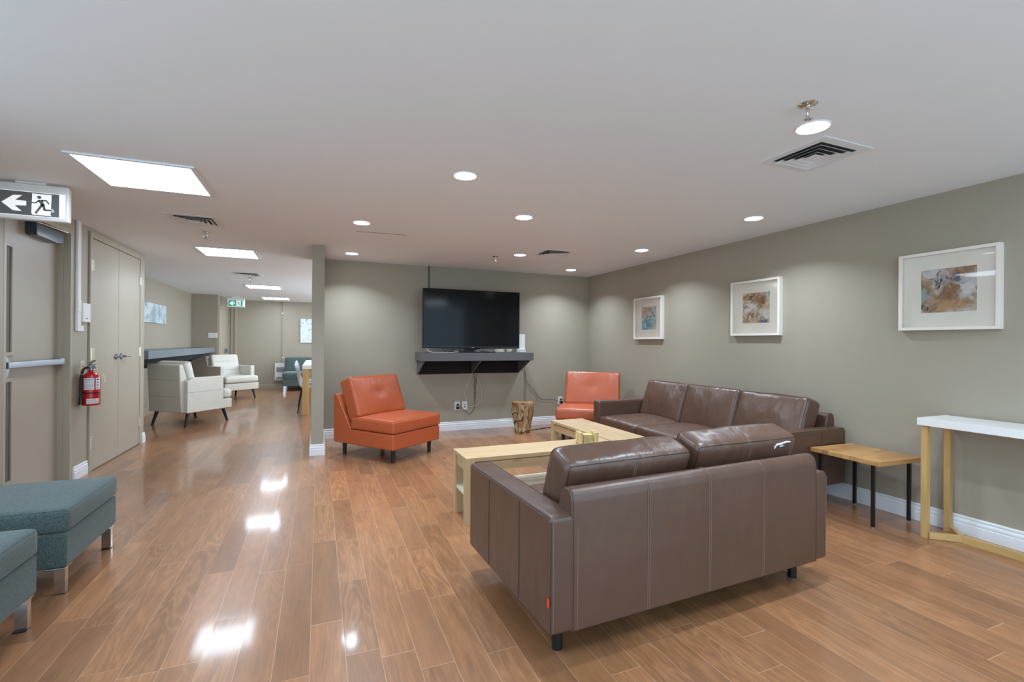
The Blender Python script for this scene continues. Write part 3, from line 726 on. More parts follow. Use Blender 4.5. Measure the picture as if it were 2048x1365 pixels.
B().box(-0.14, 0.16, -0.09, 0, 0, 0.48, 0.008).build('casing', M['plastic'], t)
for z0, z1 in ((0.235, 0.385), (0.03, 0.11)):
    k = B()
    for i in range(int((z1 - z0) / 0.014)): k.box(-0.10, 0.12, -0.094, -0.088, z0 + i * 0.014, z0 + i * 0.014 + 0.007)
    k.build('grille', M['greyp'], t)
t = thing('wall_conduit', 'thin painted conduit down the far wall above the heater', 'conduit', (-0.935, YF - 0.012, 0.74))
B().tube([(0, 0, 0), (0, 0, H - 0.74)], 0.012, 10).build('pipe', M['door'], t)
for z in (0.1, 1.35): B().box(-0.022, 0.022, -0.014, 0.012, z, z + 0.04, 0.003).build('clamp', M['brass'], t)

# ------------------------------------------------------------------ television wall
TVY = 6.56
t = thing('television', 'large black flat television standing on the wall shelf', 'television', (2.075, TVY, 1.176))
B().box(-0.733, 0.733, 0, 0.035, 0.062, 0.905, 0.004).box(-0.45, 0.45, 0.035, 0.075, 0.12, 0.62, 0.012).build('casing', M['bezel'], t)
B().box(-0.722, 0.722, -0.0015, 0.002, 0.082, 0.896).build('screen', M['screen'], t)
B().box(-0.022, 0.022, -0.003, 0.001, 0.067, 0.076).build('brand_badge', M['greyp'], t)
B().box(-0.72, 0.72, -0.0025, 0.0, 0.078, 0.081).build('trim_strip', M['greyp'], t)
B().box(-0.33, 0.33, -0.085, 0.15, 0, 0.014, 0.005, 3).box(-0.12, 0.12, 0.012, 0.035, 0.01, 0.10, 0.004).build('stand', M['bezel'], t)
t = thing('wifi_router', 'white upright router behind right corner of television', 'router', (2.915, 6.74, 1.174))
B().box(-0.10, 0.055, -0.05, 0.03, 0.006, 0.05, 0.004).build('base', M['plastic'], t)
B().box(-0.065, 0.052, -0.03, 0.02, 0.05, 0.28, 0.004).build('body', M['plastic'], t)
k = B()
for i in range(5): k.box(-0.05 + i * 0.02, -0.038 + i * 0.02, -0.052, -0.049, 0.034, 0.040)
k.build('port_row', M['dink'], t)
def cable(name, label, runs, r, mat, cat='cable'):
    k = B()
    for pts in runs: k.tube(spline(pts, 6), r, 8)
    o = k.build(name, mat); return tag(o, label, cat)
cable('conduit_drop', 'thin dark conduit from the ceiling down behind the television', [[(1.495, 6.89, H), (1.495, 6.89, 2.3), (1.50, 6.88, 1.9)]], 0.008, M['conduit'], 'conduit')
cable('power_cable', 'ivory cable looping from the shelf to the left socket box', [[(2.152, 6.893, 0.845), (2.111, 6.893, 0.718), (2.057, 6.893, 0.583), (2.072, 6.893, 0.425)]], 0.0045, M['cable_w'])
cable('power_cable', 'ivory cable bowing right and back to the socket box', [[(2.218, 6.894, 0.845), (2.27, 6.894, 0.737), (2.315, 6.89, 0.613), (2.324, 6.89, 0.482), (2.281, 6.89, 0.399), (2.217, 6.89, 0.356), (2.137, 6.89, 0.345), (2.092, 6.89, 0.343)]], 0.0045, M['cable_w'])
cable('power_cable', 'black cable hanging straight between the ivory loops', [[(2.183, 6.87, 0.846), (2.202, 6.87, 0.754), (2.199, 6.87, 0.639), (2.215, 6.87, 0.555), (2.208, 6.87, 0.448), (2.209, 6.87, 0.349), (2.15, 6.88, 0.25), (2.12, 6.88, 0.24), (2.03, 6.88, 0.31), (1.975, 6.88, 0.37)],
      [(2.230, 6.888, 0.846), (2.234, 6.888, 0.715), (2.215, 6.888, 0.578), (2.208, 6.888, 0.463)]], 0.0035, M['cable_b'])
cable('power_cable', 'thin grey cable dropping from the shelf end behind the stump', [[(3.0, 6.86, 1.06), (3.04, 6.893, 0.90), (3.047, 6.893, 0.878), (3.053, 6.893, 0.694), (3.055, 6.893, 0.383), (3.055, 6.885, 0.14), (3.05, 6.87, 0.02), (3.0, 6.60, 0.008), (2.99, 6.50, 0.006)]], 0.003, M['cable_b'])
cable('power_cable', 'black cable sagging across the wall to the right socket', [[(3.047, 6.885, 0.878), (3.074, 6.89, 0.734), (3.137, 6.89, 0.62), (3.208, 6.89, 0.554), (3.297, 6.89, 0.446), (3.405, 6.89, 0.402), (3.523, 6.89, 0.405), (3.64, 6.88, 0.375)]], 0.003, M['cable_b'])
cable('floor_cable', 'dark cable lying on the floor right of the stump', [[(2.98, 6.47, 0.005), (3.08, 6.54, 0.005), (3.157, 6.549, 0.005), (3.22, 6.53, 0.005), (3.3, 6.60, 0.005), (3.5, 6.62, 0.005)], [(3.06, 6.50, 0.005), (3.16, 6.56, 0.005), (3.25, 6.585, 0.005), (3.4, 6.57, 0.005)]], 0.004, M['cable_b'])
cable('video_cable', 'ivory cable drooping under the left corner of television', [[(1.40, 6.53, 1.230), (1.40, 6.50, 1.21), (1.46, 6.46, 1.182), (1.60, 6.44, 1.180), (1.70, 6.45, 1.180), (1.76, 6.43, 1.180)]], 0.004, M['cable_w'])
cable('video_cable', 'loose black wire loop under television, left of its stand', [[(1.62, 6.55, 1.232), (1.63, 6.50, 1.205), (1.68, 6.46, 1.181), (1.74, 6.48, 1.20), (1.75, 6.545, 1.232)]], 0.003, M['cable_b'])
random.seed(4)
def tangle(name, label, xs, n, mat):
    k = B()
    for _ in range(n):
        x = random.uniform(*xs); pts = []
        for j in range(7):
            pts.append((x + random.uniform(-0.06, 0.06), random.uniform(6.425, 6.462), 1.1805 + random.uniform(0, 0.045)))
        k.tube(spline(pts, 6), 0.0022, 6)
    o = k.build(name, mat); tag(o, label, 'cable'); return o
tangle('cable_tangle', 'pale tangle of wires at the right end under television', (2.40, 2.66), 9, M['cable_w'])
tangle('cable_tangle', 'grey tangle of wires in front of television stand', (1.95, 2.32), 6, M['greyp'])
t = thing('small_media_box', 'small grey box on the shelf beside television stand', 'electronics', (1.80, 6.47, 1.175))
B().box(-0.03, 0.03, -0.02, 0.02, 0, 0.028, 0.003).build('body', M['greyp'], t)
def outlet(x, z, label, plugs=0, jack=False, y=YB):
    t = thing('wall_outlet', label, 'outlet', (x, y, z))
    pl = B().box(-0.041, 0.041, -0.007, 0, -0.064, 0.064, 0.003, 3).build('cover_plate', M['plastic'], t)
    for q, (ha, za, zb_) in enumerate(((0.012, -0.03, -0.006), (0.010, 0.008, 0.024)) if jack else ((0.016, -0.043, -0.013), (0.016, 0.013, 0.043))):
        B().box(-ha, ha, -0.0085, -0.006, za, zb_, 0.001).build('socket', M['greyp'] if jack else M['plastic'], pl)
    if plugs:
        B().box(-0.012, 0.025, -0.030, -0.0085, 0.010, 0.034, 0.005, 3).build('upper_plug', M['black'], t)
        B().cone((0, 0, 0), 0.025, 0.021, 0.04, 20, T(0.005, -0.0085, -0.026, rx=R(90))).build('lower_plug', M['black'], t)
outlet(1.939, 0.362, 'white outlet holding two black plugs, under the shelf', 2)
outlet(2.057, 0.364, 'white jack plate just right of the plugged outlet', 0, True)
outlet(3.694, 0.376, 'white outlet half hidden behind the far orange chair', 2)
outlet(1.10, 0.375, 'white outlet peeking out behind the near orange chair')

# framed pictures on the right wall
def picture(yc, zc, label, art, aw, ah, w_=0.59, h_=0.575):
    t = thing('framed_picture', label, 'picture', (XR, yc, zc), 0, 'white framed abstract pictures')
    f = 0.022; d = 0.048; hw, hh = w_ / 2, h_ / 2
    k = B().box(-d, 0, -hw, hw, hh - f, hh, 0.0015).box(-d, 0, -hw, hw, -hh, -hh + f, 0.0015).box(-d, 0, -hw, -hw + f, -hh + f, hh - f, 0.0015).box(-d, 0, hw - f, hw, -hh + f, hh - f, 0.0015)
    k.build('frame', M['frame'], t)
    mt = B().box(-0.014, -0.004, -hw + f, hw - f, -hh + f, hh - f).build('mat_board', M['mat'], t)
    B().box(-0.0145, -0.0135, -aw / 2, aw / 2, -ah / 2, ah / 2).build('artwork', art, mt)
    g_ = bmesh.new(); vs = [g_.verts.new((-d + 0.007, y_, z_)) for y_, z_ in ((-hw + f, -hh + f), (-hw + f, hh - f), (hw - f, hh - f), (hw - f, -hh + f))]
    g_.faces.new(vs); B().add(g_).build('glass', M['glass'], t)
picture(5.287, 1.672, 'farthest small framed abstract with blue patches', M['art1'], 0.305, 0.315)
picture(3.573, 1.700, 'middle framed abstract in brown and grey above the sofa', M['art2'], 0.325, 0.315)
picture(1.960, 1.722, 'nearest framed abstract with dark swirl above the white console', M['art3'], 0.325, 0.317)

# ------------------------------------------------------------------ sofas
def stitch_line(pts, r=0.0022): return B().tube(pts, r, 6)
def sofa(name, label, loc, rz, L, D, n, bottom=0.15, arm=0.622, bt=0.73, leg_x=(0.112, 0.098)):
    t = thing(name, label, 'sofa', loc, rz, None)
    aw = 0.13; lm, sm = M['brown'], M['brown_soft']
    for s_, x0 in ((0, 0.0), (1, L - aw)):
        a = B().box(x0, x0 + aw, 0, D, bottom, arm, 0.022, 4).build('arm', lm, t)
        xo = x0 if s_ == 0 else x0 + aw; e = -0.001 if s_ == 0 else 0.001
        # stitched seams down the outer side, top edge piping, rear corner piping
        k = B()
        for y in (D * 0.30, D * 0.68):
            k.tube([(xo + e * 0.3, y, bottom + 0.02), (xo + e * 0.3, y, arm - 0.02)], 0.0022, 6)
        zz = arm - 0.008
        for xx in (x0 + 0.006, x0 + aw - 0.006): k.tube([(xx, 0.02, arm - 0.006), (xx, D - 0.02, arm - 0.006)], 0.0020, 6)
        k.tube([(x0 + 0.02, 0.006, zz), (x0 + aw - 0.02, 0.006, zz)], 0.0020, 6)
        k.tube([(x0 + 0.006, 0.006, bottom + 0.02), (x0 + 0.006, 0.006, arm - 0.02)], 0.0018, 6)
        k.build('piping', M['piping'], a)
        k = B()
        for dx in (0.014,): k.tube([(x0 + (dx if s_ == 0 else aw - dx), -0.0008, bottom + 0.02), (x0 + (dx if s_ == 0 else aw - dx), -0.0002, arm - 0.025)], 0.0010, 6)
        k.build('stitching', M['stitch'], a)
    B().box(aw - 0.004, L - aw + 0.004, 0.05, D - 0.015, bottom, 0.31, 0.015, 3).build('base', lm, t)
    # back frame: slightly bowed slab with rolled top, sloping down behind the cushions
    prof = [(-0.004, bottom), (-0.006, 0.40), (-0.002, bt - 0.045), (0.008, bt - 0.015), (0.030, bt), (0.062, bt - 0.002), (0.088, bt - 0.02), (0.102, bt - 0.06), (0.140, 0.50), (0.16, bottom)]
    bf = B().prism(prof, 0.098, L - 0.098, 'yz', bev=0.010, seg=3).build('back_frame', lm, t)
    k = B(); kk = B()
    cuts = [0.125, 0.125 + (L - 0.25) * 0.245, 0.125 + (L - 0.25) * 0.49, 0.125 + (L - 0.25) * 0.735] if n == 2 else [L * .25, L * .5, L * .75]
    for i, cx in enumerate(cuts):
        for dx in ((0,) if i == 0 and n == 2 else (-0.004, 0.006)):
            p = [(cx + dx, -0.0050, bottom + 0.01), (cx + dx, -0.0068, 0.40), (cx + dx, -0.0035, bt - 0.05), (cx + dx, 0.006, bt - 0.016), (cx + dx, 0.029, bt - 0.0005), (cx + dx, 0.06, bt - 0.001)]
            B().tube(p if not (i == 0 and n == 2) else p[:2] + [(cx, -0.0045, 0.57)], 0.0010, 6).build('stitching', M['stitch'], bf)
    for sx in (0.1055, L - 0.1055):
        B().tube([(sx, y_, z_) for y_, z_ in prof[0:9]], 0.0015, 6).build('piping', M['piping'], bf)
    sw = (L - 2 * aw) / n
    for i in range(n):
        cx = aw + sw * (i + 0.5); mx = T(cx, 0.15 + (D - 0.15) / 2 + 0.004, 0.375)
        B().add(cushion(sw - 0.006, D - 0.15 + 0.012, 0.15, 0.045, 0.028, 0.0, 0.006, 3 * i + L, mx=mx)).build('seat_cushion', sm, t, sharp=80)
        ch, cw, ct = 0.47, sw - 0.008, 0.185
        tilt = R(90 + 19)
        up_ = (-0.030, -0.014)[i] if n == 2 else 0.0
        cx += (0.012, 0.045)[i] if n == 2 else 0.0
        mx = T(cx, 0.268, 0.628 + up_, rx=tilt, rz=R(-1.5 if (n == 2 and i == 1) else 0.6))
        cp = dict(r=0.042, bt=0.010, bb=0.032); cn = dict(wr=0.013, seed=5 * i + L * 3, fr=(7, 3.4, 5))
        c = B().add(cushion(cw, ch, ct, n=22, mx=mx, **cp, **cn)).build('back_cushion', sm, t, sharp=80)
        for side in (1, -1): B().tube(rim(cw, ch, ct, side=side, mx=mx, **cp, **cn), 0.0026, 6, closed=True).build('piping', M['piping'], c)
        pts = [rumple(Vector((0.0, y / 12 * ch * 0.46, ct / 2 + 0.008 * (1 - (y / 12 * 0.92) ** 2))), 0.013, 5 * i + L * 3, (7, 3.4, 5)) for y in range(-4, 13)]
        for dx in (-0.005, 0.005):
            B().tube([mx @ (p + Vector((dx, 0, 0.0006))) for p in pts], 0.0010, 6).build('stitching', M['stitch'], c)
    for lx, ly in ((leg_x[0], 0.135), (L - leg_x[1], 0.135), (leg_x[0] + 0.12, D - 0.25), (L - leg_x[1] - 0.12, D - 0.25)):
        B().cone((lx, ly, 0), 0.023, 0.026, bottom + 0.02, 24).build('leg', M['black'], t)
    return t
near = sofa('leather_sofa', 'two-seat dark brown leather sofa with its back to the camera', (0.857, 1.675, 0), R(2.45), 1.75, 0.955, 2, bottom=0.143, bt=0.722)
B().box(-0.0035, 0.0, 0.004, 0.020, 0.262, 0.298, 0.0012).build('fabric_tag', M['redtag'], near, 'small red fabric tag')
# worn patch on the right cushion back
k = B()
random.seed(11)
mxp = T(0.13 + 0.745 * 1.5 + 0.045, 0.268, 0.614, rx=R(109), rz=R(-1.5)) @ T(0.235, 0.198, 0.185 / 2 + 0.004, rx=R(-90))
for (cx, cz, w_, h_, a) in ((0.0, 0.004, 0.085, 0.007, 10), (-0.045, -0.006, 0.035, 0.006, 38), (0.045, 0.010, 0.045, 0.006, -4), (-0.005, -0.012, 0.030, 0.009, 8), (-0.010, -0.004, 0.006, 0.016, -10), (-0.052, -0.020, 0.006, 0.014, -25)):
    pts = []
    for j in range(12):
        an = j / 12 * 2 * math.pi; rr = random.uniform(0.7, 1.15)
        x_, z_ = w_ / 2 * rr * math.cos(an), h_ / 2 * rr * math.sin(an)
        pts.append((cx + x_ * math.cos(R(a)) - z_ * math.sin(R(a)), cz + x_ * math.sin(R(a)) + z_ * math.cos(R(a))))
    k.prism(pts, -0.002, 0.006, 'xz', mx=mxp)
k.build('torn_patch', M['torn'], near, 'pale torn patch of peeled leather')
sofa('leather_sofa', 'three-seat dark brown leather sofa along the right wall', (4.135, 2.625, 0), R(90), 2.38, 1.0, 3, leg_x=(0.10, 0.10))

# ------------------------------------------------------------------ orange slipper chairs
def slipper(label, loc, rz, cs=0.0):
    t = thing('slipper_chair', label, 'chair', loc, rz, 'orange leather slipper chairs')
    m_, W_, hd = M['orange'], 0.78, 0.475
    B().box(-W_ / 2, W_ / 2, -hd, hd, 0.15, 0.325, 0.018, 3).build('base', m_, t)
    B().prism([(-hd, 0.16), (-hd, 0.69), (-hd + 0.012, 0.71), (-hd + 0.05, 0.71), (-hd + 0.065, 0.69), (-0.20, 0.35), (-0.17, 0.30)], -W_ / 2 + 0.001, W_ / 2 - 0.001, 'yz', bev=0.010, seg=3).build('back_frame', m_, t)
    mx = T(0, 0.150, 0.398)
    s_ = B().add(cushion(W_ + 0.012, 0.67, 0.145, 0.030, 0.014, 0.0, 0.004, 2.2, mx=mx)).build('seat_cushion', m_, t, sharp=80)
    B().tube(rim(W_ + 0.012, 0.67, 0.145, 0.030, 0.014, 0, 1, 0.004, 2.2, mx=mx), 0.0026, 6, closed=True).build('piping', M['opipe'], s_)
    ch, ct = 0.48, 0.185; mx = T(cs, -0.225, 0.665, rx=R(90 + 21))
    tt = cushion(W_ - 0.02, ch, ct, 0.034, 0.004, 0.022, 0.006, 8.8, n=24, fr=(5, 4, 4))
    for v in tt.verts:   # centre tuft
        d2 = (v.co.x ** 2 + (v.co.y - 0.02) ** 2)
        if v.co.z < 0 or v.co.z > 0: v.co.z *= 1 - 0.16 * math.exp(-d2 / 0.004)
    tt.transform(mx)
    c = B().add(tt).build('back_cushion', m_, t, sharp=80)
    for side in (1, -1): B().tube(rim(W_ - 0.02, ch, ct, 0.034, 0.004, 0.022, side, 0.006, 8.8, (5, 4, 4), mx=mx), 0.0020, 6, closed=True).build('piping', M['opipe'], c)
    for lx in (-1, 1):
        for ly in (-1, 1):
            B().cone((lx * 0.30, ly * (hd - 0.09), 0), 0.019, 0.027, 0.165, 20).build('leg', M['blackw'], t)
    return t
slipper('orange leather armless chair in front of the partition, left of the shelf', (0.765, 5.752, 0), math.atan2(-.607, -.795))
slipper('orange leather armless chair in the corner behind the long sofa', (3.470, 5.640, 0), R(143), -0.025)

# ------------------------------------------------------------------ coffee tables
def coffee_table(label, loc, rz, L, W_, zt=0.483, shelf=True):
    t = thing('coffee_table', label, 'table', loc, rz, 'pale birch bench tables')
    B().box(0.0, L, 0.0, W_, zt - 0.028, zt, 0.002).build('tabletop', M['birch'], t)
    lw = 0.062
    for x in (0, L - lw):
        for y in (0, W_ - lw):
            B().box(x - 0.0005, x + lw + 0.0005, y - 0.0005, y + lw + 0.0005, 0, zt + 0.0004, 0.0015).build('leg', M['birch_v'], t)
    for y in (0.012, W_ - 0.032): B().box(lw, L - lw, y, y + 0.02, zt - 0.105, zt - 0.038).build('apron', M['birch'], t)
    for x in (0.012, L - 0.032): B().box(x, x + 0.02, lw, W_ - lw, zt - 0.105, zt - 0.038).build('apron', M['birch_v'], t)
    if shelf: B().box(0.010, L - 0.010, 0.008, W_ - 0.008, 0.195, 0.222, 0.002).build('lower_shelf', M['shelfw'], t, 'whitish slab shelf near the floor')
    return t
coffee_table('narrow pale birch coffee table behind the two-seat sofa, holding the coasters', (0.987, 3.262, 0), 0, 1.335, 0.345)
coffee_table('pale birch coffee table set crosswise in front of the long sofa', (2.722, 3.262, 0), R(90.0), 1.315, 0.385)
t = thing('coaster_holder', 'small bamboo holder with upright end posts on the coffee table', 'holder', (2.075, 3.405, 0.4835), R(-14))
B().box(-0.075, 0.075, -0.05, 0.05, 0, 0.008, 0.002).build('base', M['bamboo'], t)
for s_ in (-1, 1):
    for y_ in (-0.028, 0.028):
        B().cone((s_ * 0.0655, y_ * 1.2, 0.008), 0.0215, 0.0215, 0.092, 20).build('post', M['bamboo'], t)
co = None
for i in range(7):
    lab = ['lowest', 'second from the bottom', 'third from the bottom', 'middle', 'third from the top', 'second from the top', 'topmost'][i] + ' bamboo coaster of the stack in the holder'
    if co is None:
        co = B().box(-0.042, 0.042, -0.046, 0.046, 0, 0.008, 0.0035, 3).build('coaster', M['bamboo']); o = co
        tag(o, lab, 'coaster', 'bamboo coasters stacked in their holder')
    else:
        o = co.copy(); C.objects.link(o); o['label'] = lab
    o.location = (2.075, 3.405, 0.4922 + i * 0.0108); o.rotation_euler = (0, 0, R(-14))

# stump
t = thing('stump_stool', 'polished tree stump stool beneath the right end of the shelf', 'stool', (2.803, 6.40, 0))
tt = bmesh.new(); rings = []; nz_, na = 26, 64
for i in range(nz_ + 1):
    z = 0.445 * i / nz_; f_ = i / nz_; ring = []
    for j in range(na):
        a = 2 * math.pi * j / na
        r_ = 0.118 + 0.012 * math.sin(3 * a + 1) + 0.004 * math.sin(7 * a)
        flare = 1 / (1 + math.exp(-(f_ - 0.42) * 9))
        lobe = 0.5 + 0.5 * math.sin(2 * a + 2.4 + f_ * 0.8)
        r_ += flare * (0.018 + 0.028 * lobe) + 0.010 * noise.noise(Vector((math.cos(a) * 2.2, math.sin(a) * 2.2, z * 9)))
        r_ += 0.006 * noise.noise(Vector((math.cos(a) * 9, math.sin(a) * 9, z * 5)))
        if i == 0 or i == nz_: r_ -= 0.004
        ring.append(tt.verts.new((r_ * math.cos(a), r_ * math.sin(a), z)))
    rings.append(ring)
for a_, b_ in zip(rings, rings[1:]):
    for j in range(na): tt.faces.new((a_[j], a_[(j + 1) % na], b_[(j + 1) % na], b_[j]))
tt.faces.new(rings[0][::-1])
topc = [tt.verts.new(v.co.copy()) for v in rings[-1]]
tt.faces.new(rings[-1])
bmesh.ops.recalc_face_normals(tt, faces=tt.faces[:])
cap = B().prism([(v.co.x * 0.985, v.co.y * 0.985) for v in topc], 0.4445, 0.4475, 'xy')
for v in topc: tt.verts.remove(v)
B().add(tt).build('trunk', M['bark'], t, sharp=60)
cap.build('top_surface', M['endgrain'], t)

# side table
t = thing('side_table', 'low square butcher-block side table with black steel legs', 'table', (3.905, 2.345, 0), R(-3.0))
B().box(-0.235, 0.235, -0.262, 0.262, 0.462, 0.495, 0.0025).build('tabletop', M['butcher'], t)
for lx in (-0.192, 0.197):
    for ly in (-0.195, 0.205):
        lg = B().box(lx - 0.0105, lx + 0.0105, ly - 0.0105, ly + 0.0105, 0.012, 0.462, 0.002).build('leg', M['black'], t)
        B().cone((lx, ly, 0), 0.010, 0.010, 0.0125, 14).build('foot', M['greyp'], lg)

# console
t = thing('console_table', 'white-topped console table on honey oak legs along right wall', 'table', (4.012, 1.345, 0), 0)
B().box(-0.172, 0.172, -0.62, 0.62, 0.772, 0.822, 0.002).build('tabletop', M['plastic'], t)
for sy in (-1, 1):
    for sx in (-1, 1):
        x, y = sx * 0.136, sy * 0.585
        B().box(-0.019, 0.019, -0.019, 0.019, 0, 0.772, 0.002, mx=T(x, y, 0, rz=R(0))).build('leg', M['oak'], t)
        p0, p1 = Vector((x, y - sy * 0.02, 0)), Vector((0.0, sy * 0.44, 0)); d = p1 - p0; ang = math.atan2(d.y, d.x)
        B().box(0, d.length, -0.014, 0.014, 0.001, 0.044, 0.0015, mx=T(p0.x, p0.y, 0, rz=ang)).build('foot_rail', M['oak_y'], t)
B().box(-0.019, 0.019, -0.45, 0.45, 0.0, 0.045, 0.0015).build('stretcher', M['oak_y'], t)

# ------------------------------------------------------------------ teal ottomans
def ottoman(label, x1, y0, y1):
    W_ = 0.70; D = y1 - y0
    t = thing('ottoman', label, 'ottoman', (x1 - W_ / 2, (y0 + y1) / 2, 0), 0, 'teal fabric ottomans')
    B().box(-W_ / 2, W_ / 2, -D / 2, D / 2, 0.145, 0.322, 0.012, 3).build('base', M['teal'], t)
    mx = T(0, 0, 0.386)
    c = B().add(cushion(W_ + 0.012, D + 0.012, 0.125, 0.028, 0.020, 0, 0.005, y0 * 3, n=18, fr=(6, 6, 9), mx=mx)).build('top_cushion', M['teal'], t, sharp=80)
    B().tube(rim(W_ + 0.012, D + 0.012, 0.125, 0.028, 0.020, 0, 1, 0.005, y0 * 3, (6, 6, 9), mx=mx), 0.0026, 6, closed=True).build('piping', M['teal'], c)
    for sx in (-1, 1):
        for sy in (-1, 1):
            k = B(); cx, cy = sx * (W_ / 2 - 0.035), sy * (D / 2 - 0.045)
            k.box(cx - 0.0235, cx + 0.0235, cy - 0.006 if sy > 0 else cy - 0.0235, cy + 0.0235 if sy > 0 else cy + 0.006, 0.004, 0.142, 0.0015)
            k.box(cx - 0.045, cx + 0.03, cy - 0.05, cy + 0.03, 0.138, 0.1455, 0.001)
            lg = k.build('leg', M['chrome'], t)
            B().box(cx - 0.022, cx + 0.022, cy - 0.02, cy + 0.02, 0, 0.0045).build('glide', M['black'], lg)
    return t
ottoman('teal fabric ottoman farther from the camera, below the exit door', -1.195, 3.12, 3.77)
ottoman('teal fabric ottoman nearest the camera at the left edge', -1.200, 2.18, 2.86)

# ------------------------------------------------------------------ cream armchairs
def armchair(label, loc, rz):
    """local +y is the front; origin at the centre of the footprint"""
    t = thing('cream_armchair', label, 'armchair', loc, rz, 'cream leather armchairs')
    m_ = M['cream']; W_, D = 0.80, 0.80; hw, hd = W_ / 2, D / 2; aw = 0.10; zb = 0.215
    for s_ in (-1, 1):
        x0, x1 = (-hw, -hw + aw) if s_ < 0 else (hw - aw, hw)
        a = B().prism([(-hd + 0.02, zb), (hd - 0.15, zb), (hd - 0.15, 0.40), (hd - 0.15, 0.752), (-hd + 0.10, 0.752), (-hd + 0.02, 0.70)], x0, x1, 'yz', bev=0.016, seg=3).build('arm', m_, t)
        xo = s_ * (hw + 0.0006)
        B().tube([(xo, -hd + 0.04, 0.53), (xo, hd - 0.17, 0.53)], 0.0025, 6).build('seam', M['cseam'], a)
    B().box(-hw + aw - 0.003, hw - aw + 0.003, -hd + 0.10, hd - 0.16, zb, 0.37, 0.012, 3).box(-hw + 0.004, hw - 0.004, hd - 0.17, hd + 0.01, zb, 0.37, 0.014, 3).build('base', m_, t)
    bk = B().prism([(-hd - 0.02, zb + 0.01), (-hd - 0.06, 0.94), (-hd - 0.045, 0.962), (-hd + 0.0, 0.962), (-hd + 0.17, 0.40), (-hd + 0.17, zb + 0.01)], -hw + aw - 0.035, hw - aw + 0.035, 'yz', bev=0.014, seg=3).build('back_frame', m_, t)
    k = B()
    for z in (0.47, 0.72): k.tube([(-hw + aw - 0.018, -hd - 0.034 - (z - 0.47) * 0.055, z), (hw - aw + 0.018, -hd - 0.034 - (z - 0.47) * 0.055, z)], 0.0025, 6)
    k.build('seam', M['cseam'], bk)
    mx = T(0, 0.055, 0.452)
    B().add(cushion(W_ - 2 * aw - 0.008, D - 0.10, 0.155, 0.05, 0.018, 0, 0.003, 1.0, mx=mx)).add(cushion(W_ - 0.02, 0.165, 0.152, 0.05, 0.008, 0, 0.002, 1.5, n=12, mx=T(0, hd - 0.055, 0.452))).build('seat_cushion', m_, t, sharp=80)
    ch = 0.54; mx = T(0, -hd + 0.165, 0.735, rx=R(90 + 14))
    c = B().add(cushion(W_ - 2 * aw + 0.02, ch, 0.13, 0.045, 0.006, 0.018, 0.003, 4.0, n=16, mx=mx)).build('back_cushion', m_, t, sharp=80)
    k = B()
    for zz in (-0.10, 0.10):
        k.tube([mx @ Vector((x_ * 0.26, zz, -(0.065 + 0.018 * (1 - x_ ** 2) * (1 - (zz / 0.27) ** 2)) - 0.001)) for x_ in [q / 8 for q in range(-8, 9)]], 0.003, 6)
    k.build('seam', M['cseam'], c)
    for sx in (-1, 1):
        for sy in (-1, 1):
            p1 = Vector((sx * (hw - 0.08), sy * (hd - 0.10), zb + 0.01)); p0 = Vector((sx * (hw - 0.055), sy * (hd - 0.035), 0))
            B().tube([p0, p1], [0.017, 0.028], 16).build('leg', M['black'], t)
    return t
armchair('cream leather armchair nearest the closet, seen from behind', (-1.895, 9.00, 0), R(-39.5))
armchair('cream leather armchair facing the camera beyond the first armchair', (-1.85, 12.47, 0), R(180 + 41))

# ------------------------------------------------------------------ far room furniture
t = thing('teal_sofa', 'armless teal fabric sofa against the far wall', 'sofa', (-0.10, 14.18, 0), R(180))
# local +y faces the camera after the half turn
B().box(-0.78, 0.78, -0.45, 0.45, 0.138, 0.31, 0.015, 3).build('base', M['teal'], t)
for i in range(2):
    cx = 0.39 - i * 0.78
    B().add(cushion(0.775, 0.72, 0.19, 0.05, 0.018, 0, 0.004, i, n=12, mx=T(cx, 0.10, 0.40))).build('seat_cushion', M['teal'], t, sharp=80)
    B().add(cushion(0.74, 0.42, 0.18, 0.05, 0.01, 0.02, 0.004, i + 5, n=12, mx=T(cx, -0.27, 0.665, rx=R(102)))).build('back_cushion', M['teal'], t, sharp=80)
B().box(-0.77, 0.77, -0.45, -0.36, 0.30, 0.72, 0.02, 3).build('back_frame', M['teal'], t)
for lx in (-0.72, 0.72):
    for ly in (-0.38, 0.40): B().box(lx - 0.03, lx + 0.03, ly - 0.03, ly + 0.03, 0, 0.14, 0.002).build('leg', M['chrome'], t)
t = thing('dining_table', 'tall table with oak legs and white top behind the partition', 'table', (-0.265, 9.20, 0))
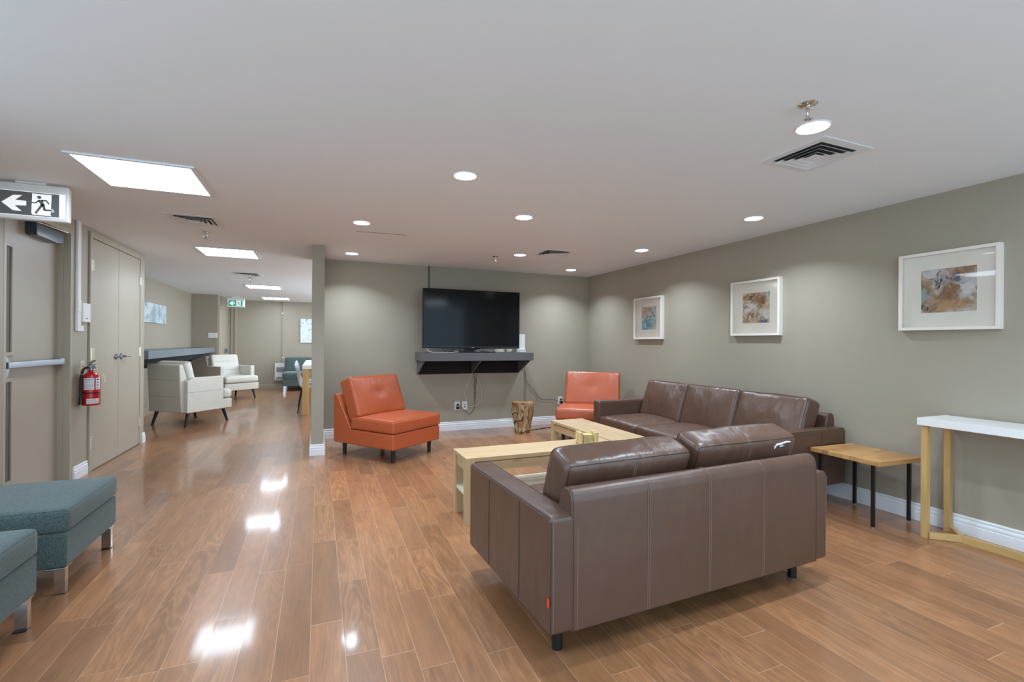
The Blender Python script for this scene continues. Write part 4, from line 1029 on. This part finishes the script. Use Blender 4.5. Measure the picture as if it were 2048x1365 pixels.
B().box(0, 0.85, 0, 2.6, 0.825, 0.89, 0.003).build('tabletop', M['plastic'], t)
for lx in (0.003, 0.74):
    for ly in (0.003, 2.49): B().box(lx, lx + 0.107, ly, ly + 0.107, 0, 0.825, 0.003).build('leg', M['oak'], t)
B().box(0.80, 0.82, 0.11, 2.49, 0.72, 0.82).build('apron', M['oak_y'], t)
sh0 = None
for i, (x, y) in enumerate(((-0.175, 9.72), (-0.20, 10.62), (-0.215, 11.38))):
    lab = ['pale shell chair tucked at the near end of the far table', 'pale shell chair in the middle of the far table side', 'pale shell chair at the far end of the far table'][i]
    if sh0 is None:
        t = sh0 = thing('shell_chair', lab, 'chair', (x, y, 0), 0, 'pale shell chairs at the far table')
        tt = bmesh.new(); prof = [(0.22, 0.44), (0.10, 0.455), (-0.05, 0.45), (-0.13, 0.49), (-0.165, 0.60), (-0.195, 0.75), (-0.235, 0.90)]
        rows = []
        P_ = spline([(a, 0, b_) for a, b_ in prof], 4)
        for ii, p in enumerate(P_):
            f_ = ii / (len(P_) - 1); hw_ = 0.225 - 0.04 * max(0, f_ - 0.6) * 2.5; row = []
            for j in range(9):
                u_ = j / 4 - 1
                row.append(tt.verts.new((p.x + 0.05 * (u_ ** 2) * max(0, f_ - 0.35), u_ * hw_, p.z + 0.03 * u_ ** 2 * (1 - f_) - 0.05 * (u_ ** 4) * (1 if f_ > 0.95 else 0))))
            rows.append(row)
        for a_, b_ in zip(rows, rows[1:]):
            for j in range(8): tt.faces.new((a_[j], a_[j + 1], b_[j + 1], b_[j]))
        bmesh.ops.recalc_face_normals(tt, faces=tt.faces[:])
        bmesh.ops.solidify(tt, geom=tt.faces[:], thickness=0.012)
        B().add(tt).build('shell', M['shell'], t, sharp=60)
        for sx, ex in ((0.14, 0.2), (-0.10, -0.17)):
            for sy in (-1, 1):
                B().tube([(ex, sy * 0.21, 0.0), (sx, sy * 0.17, 0.43)], 0.011, 10).build('leg', M['black'], t)
    else:
        t = copy_tree(sh0); t.location = (x, y, 0); t['label'] = lab
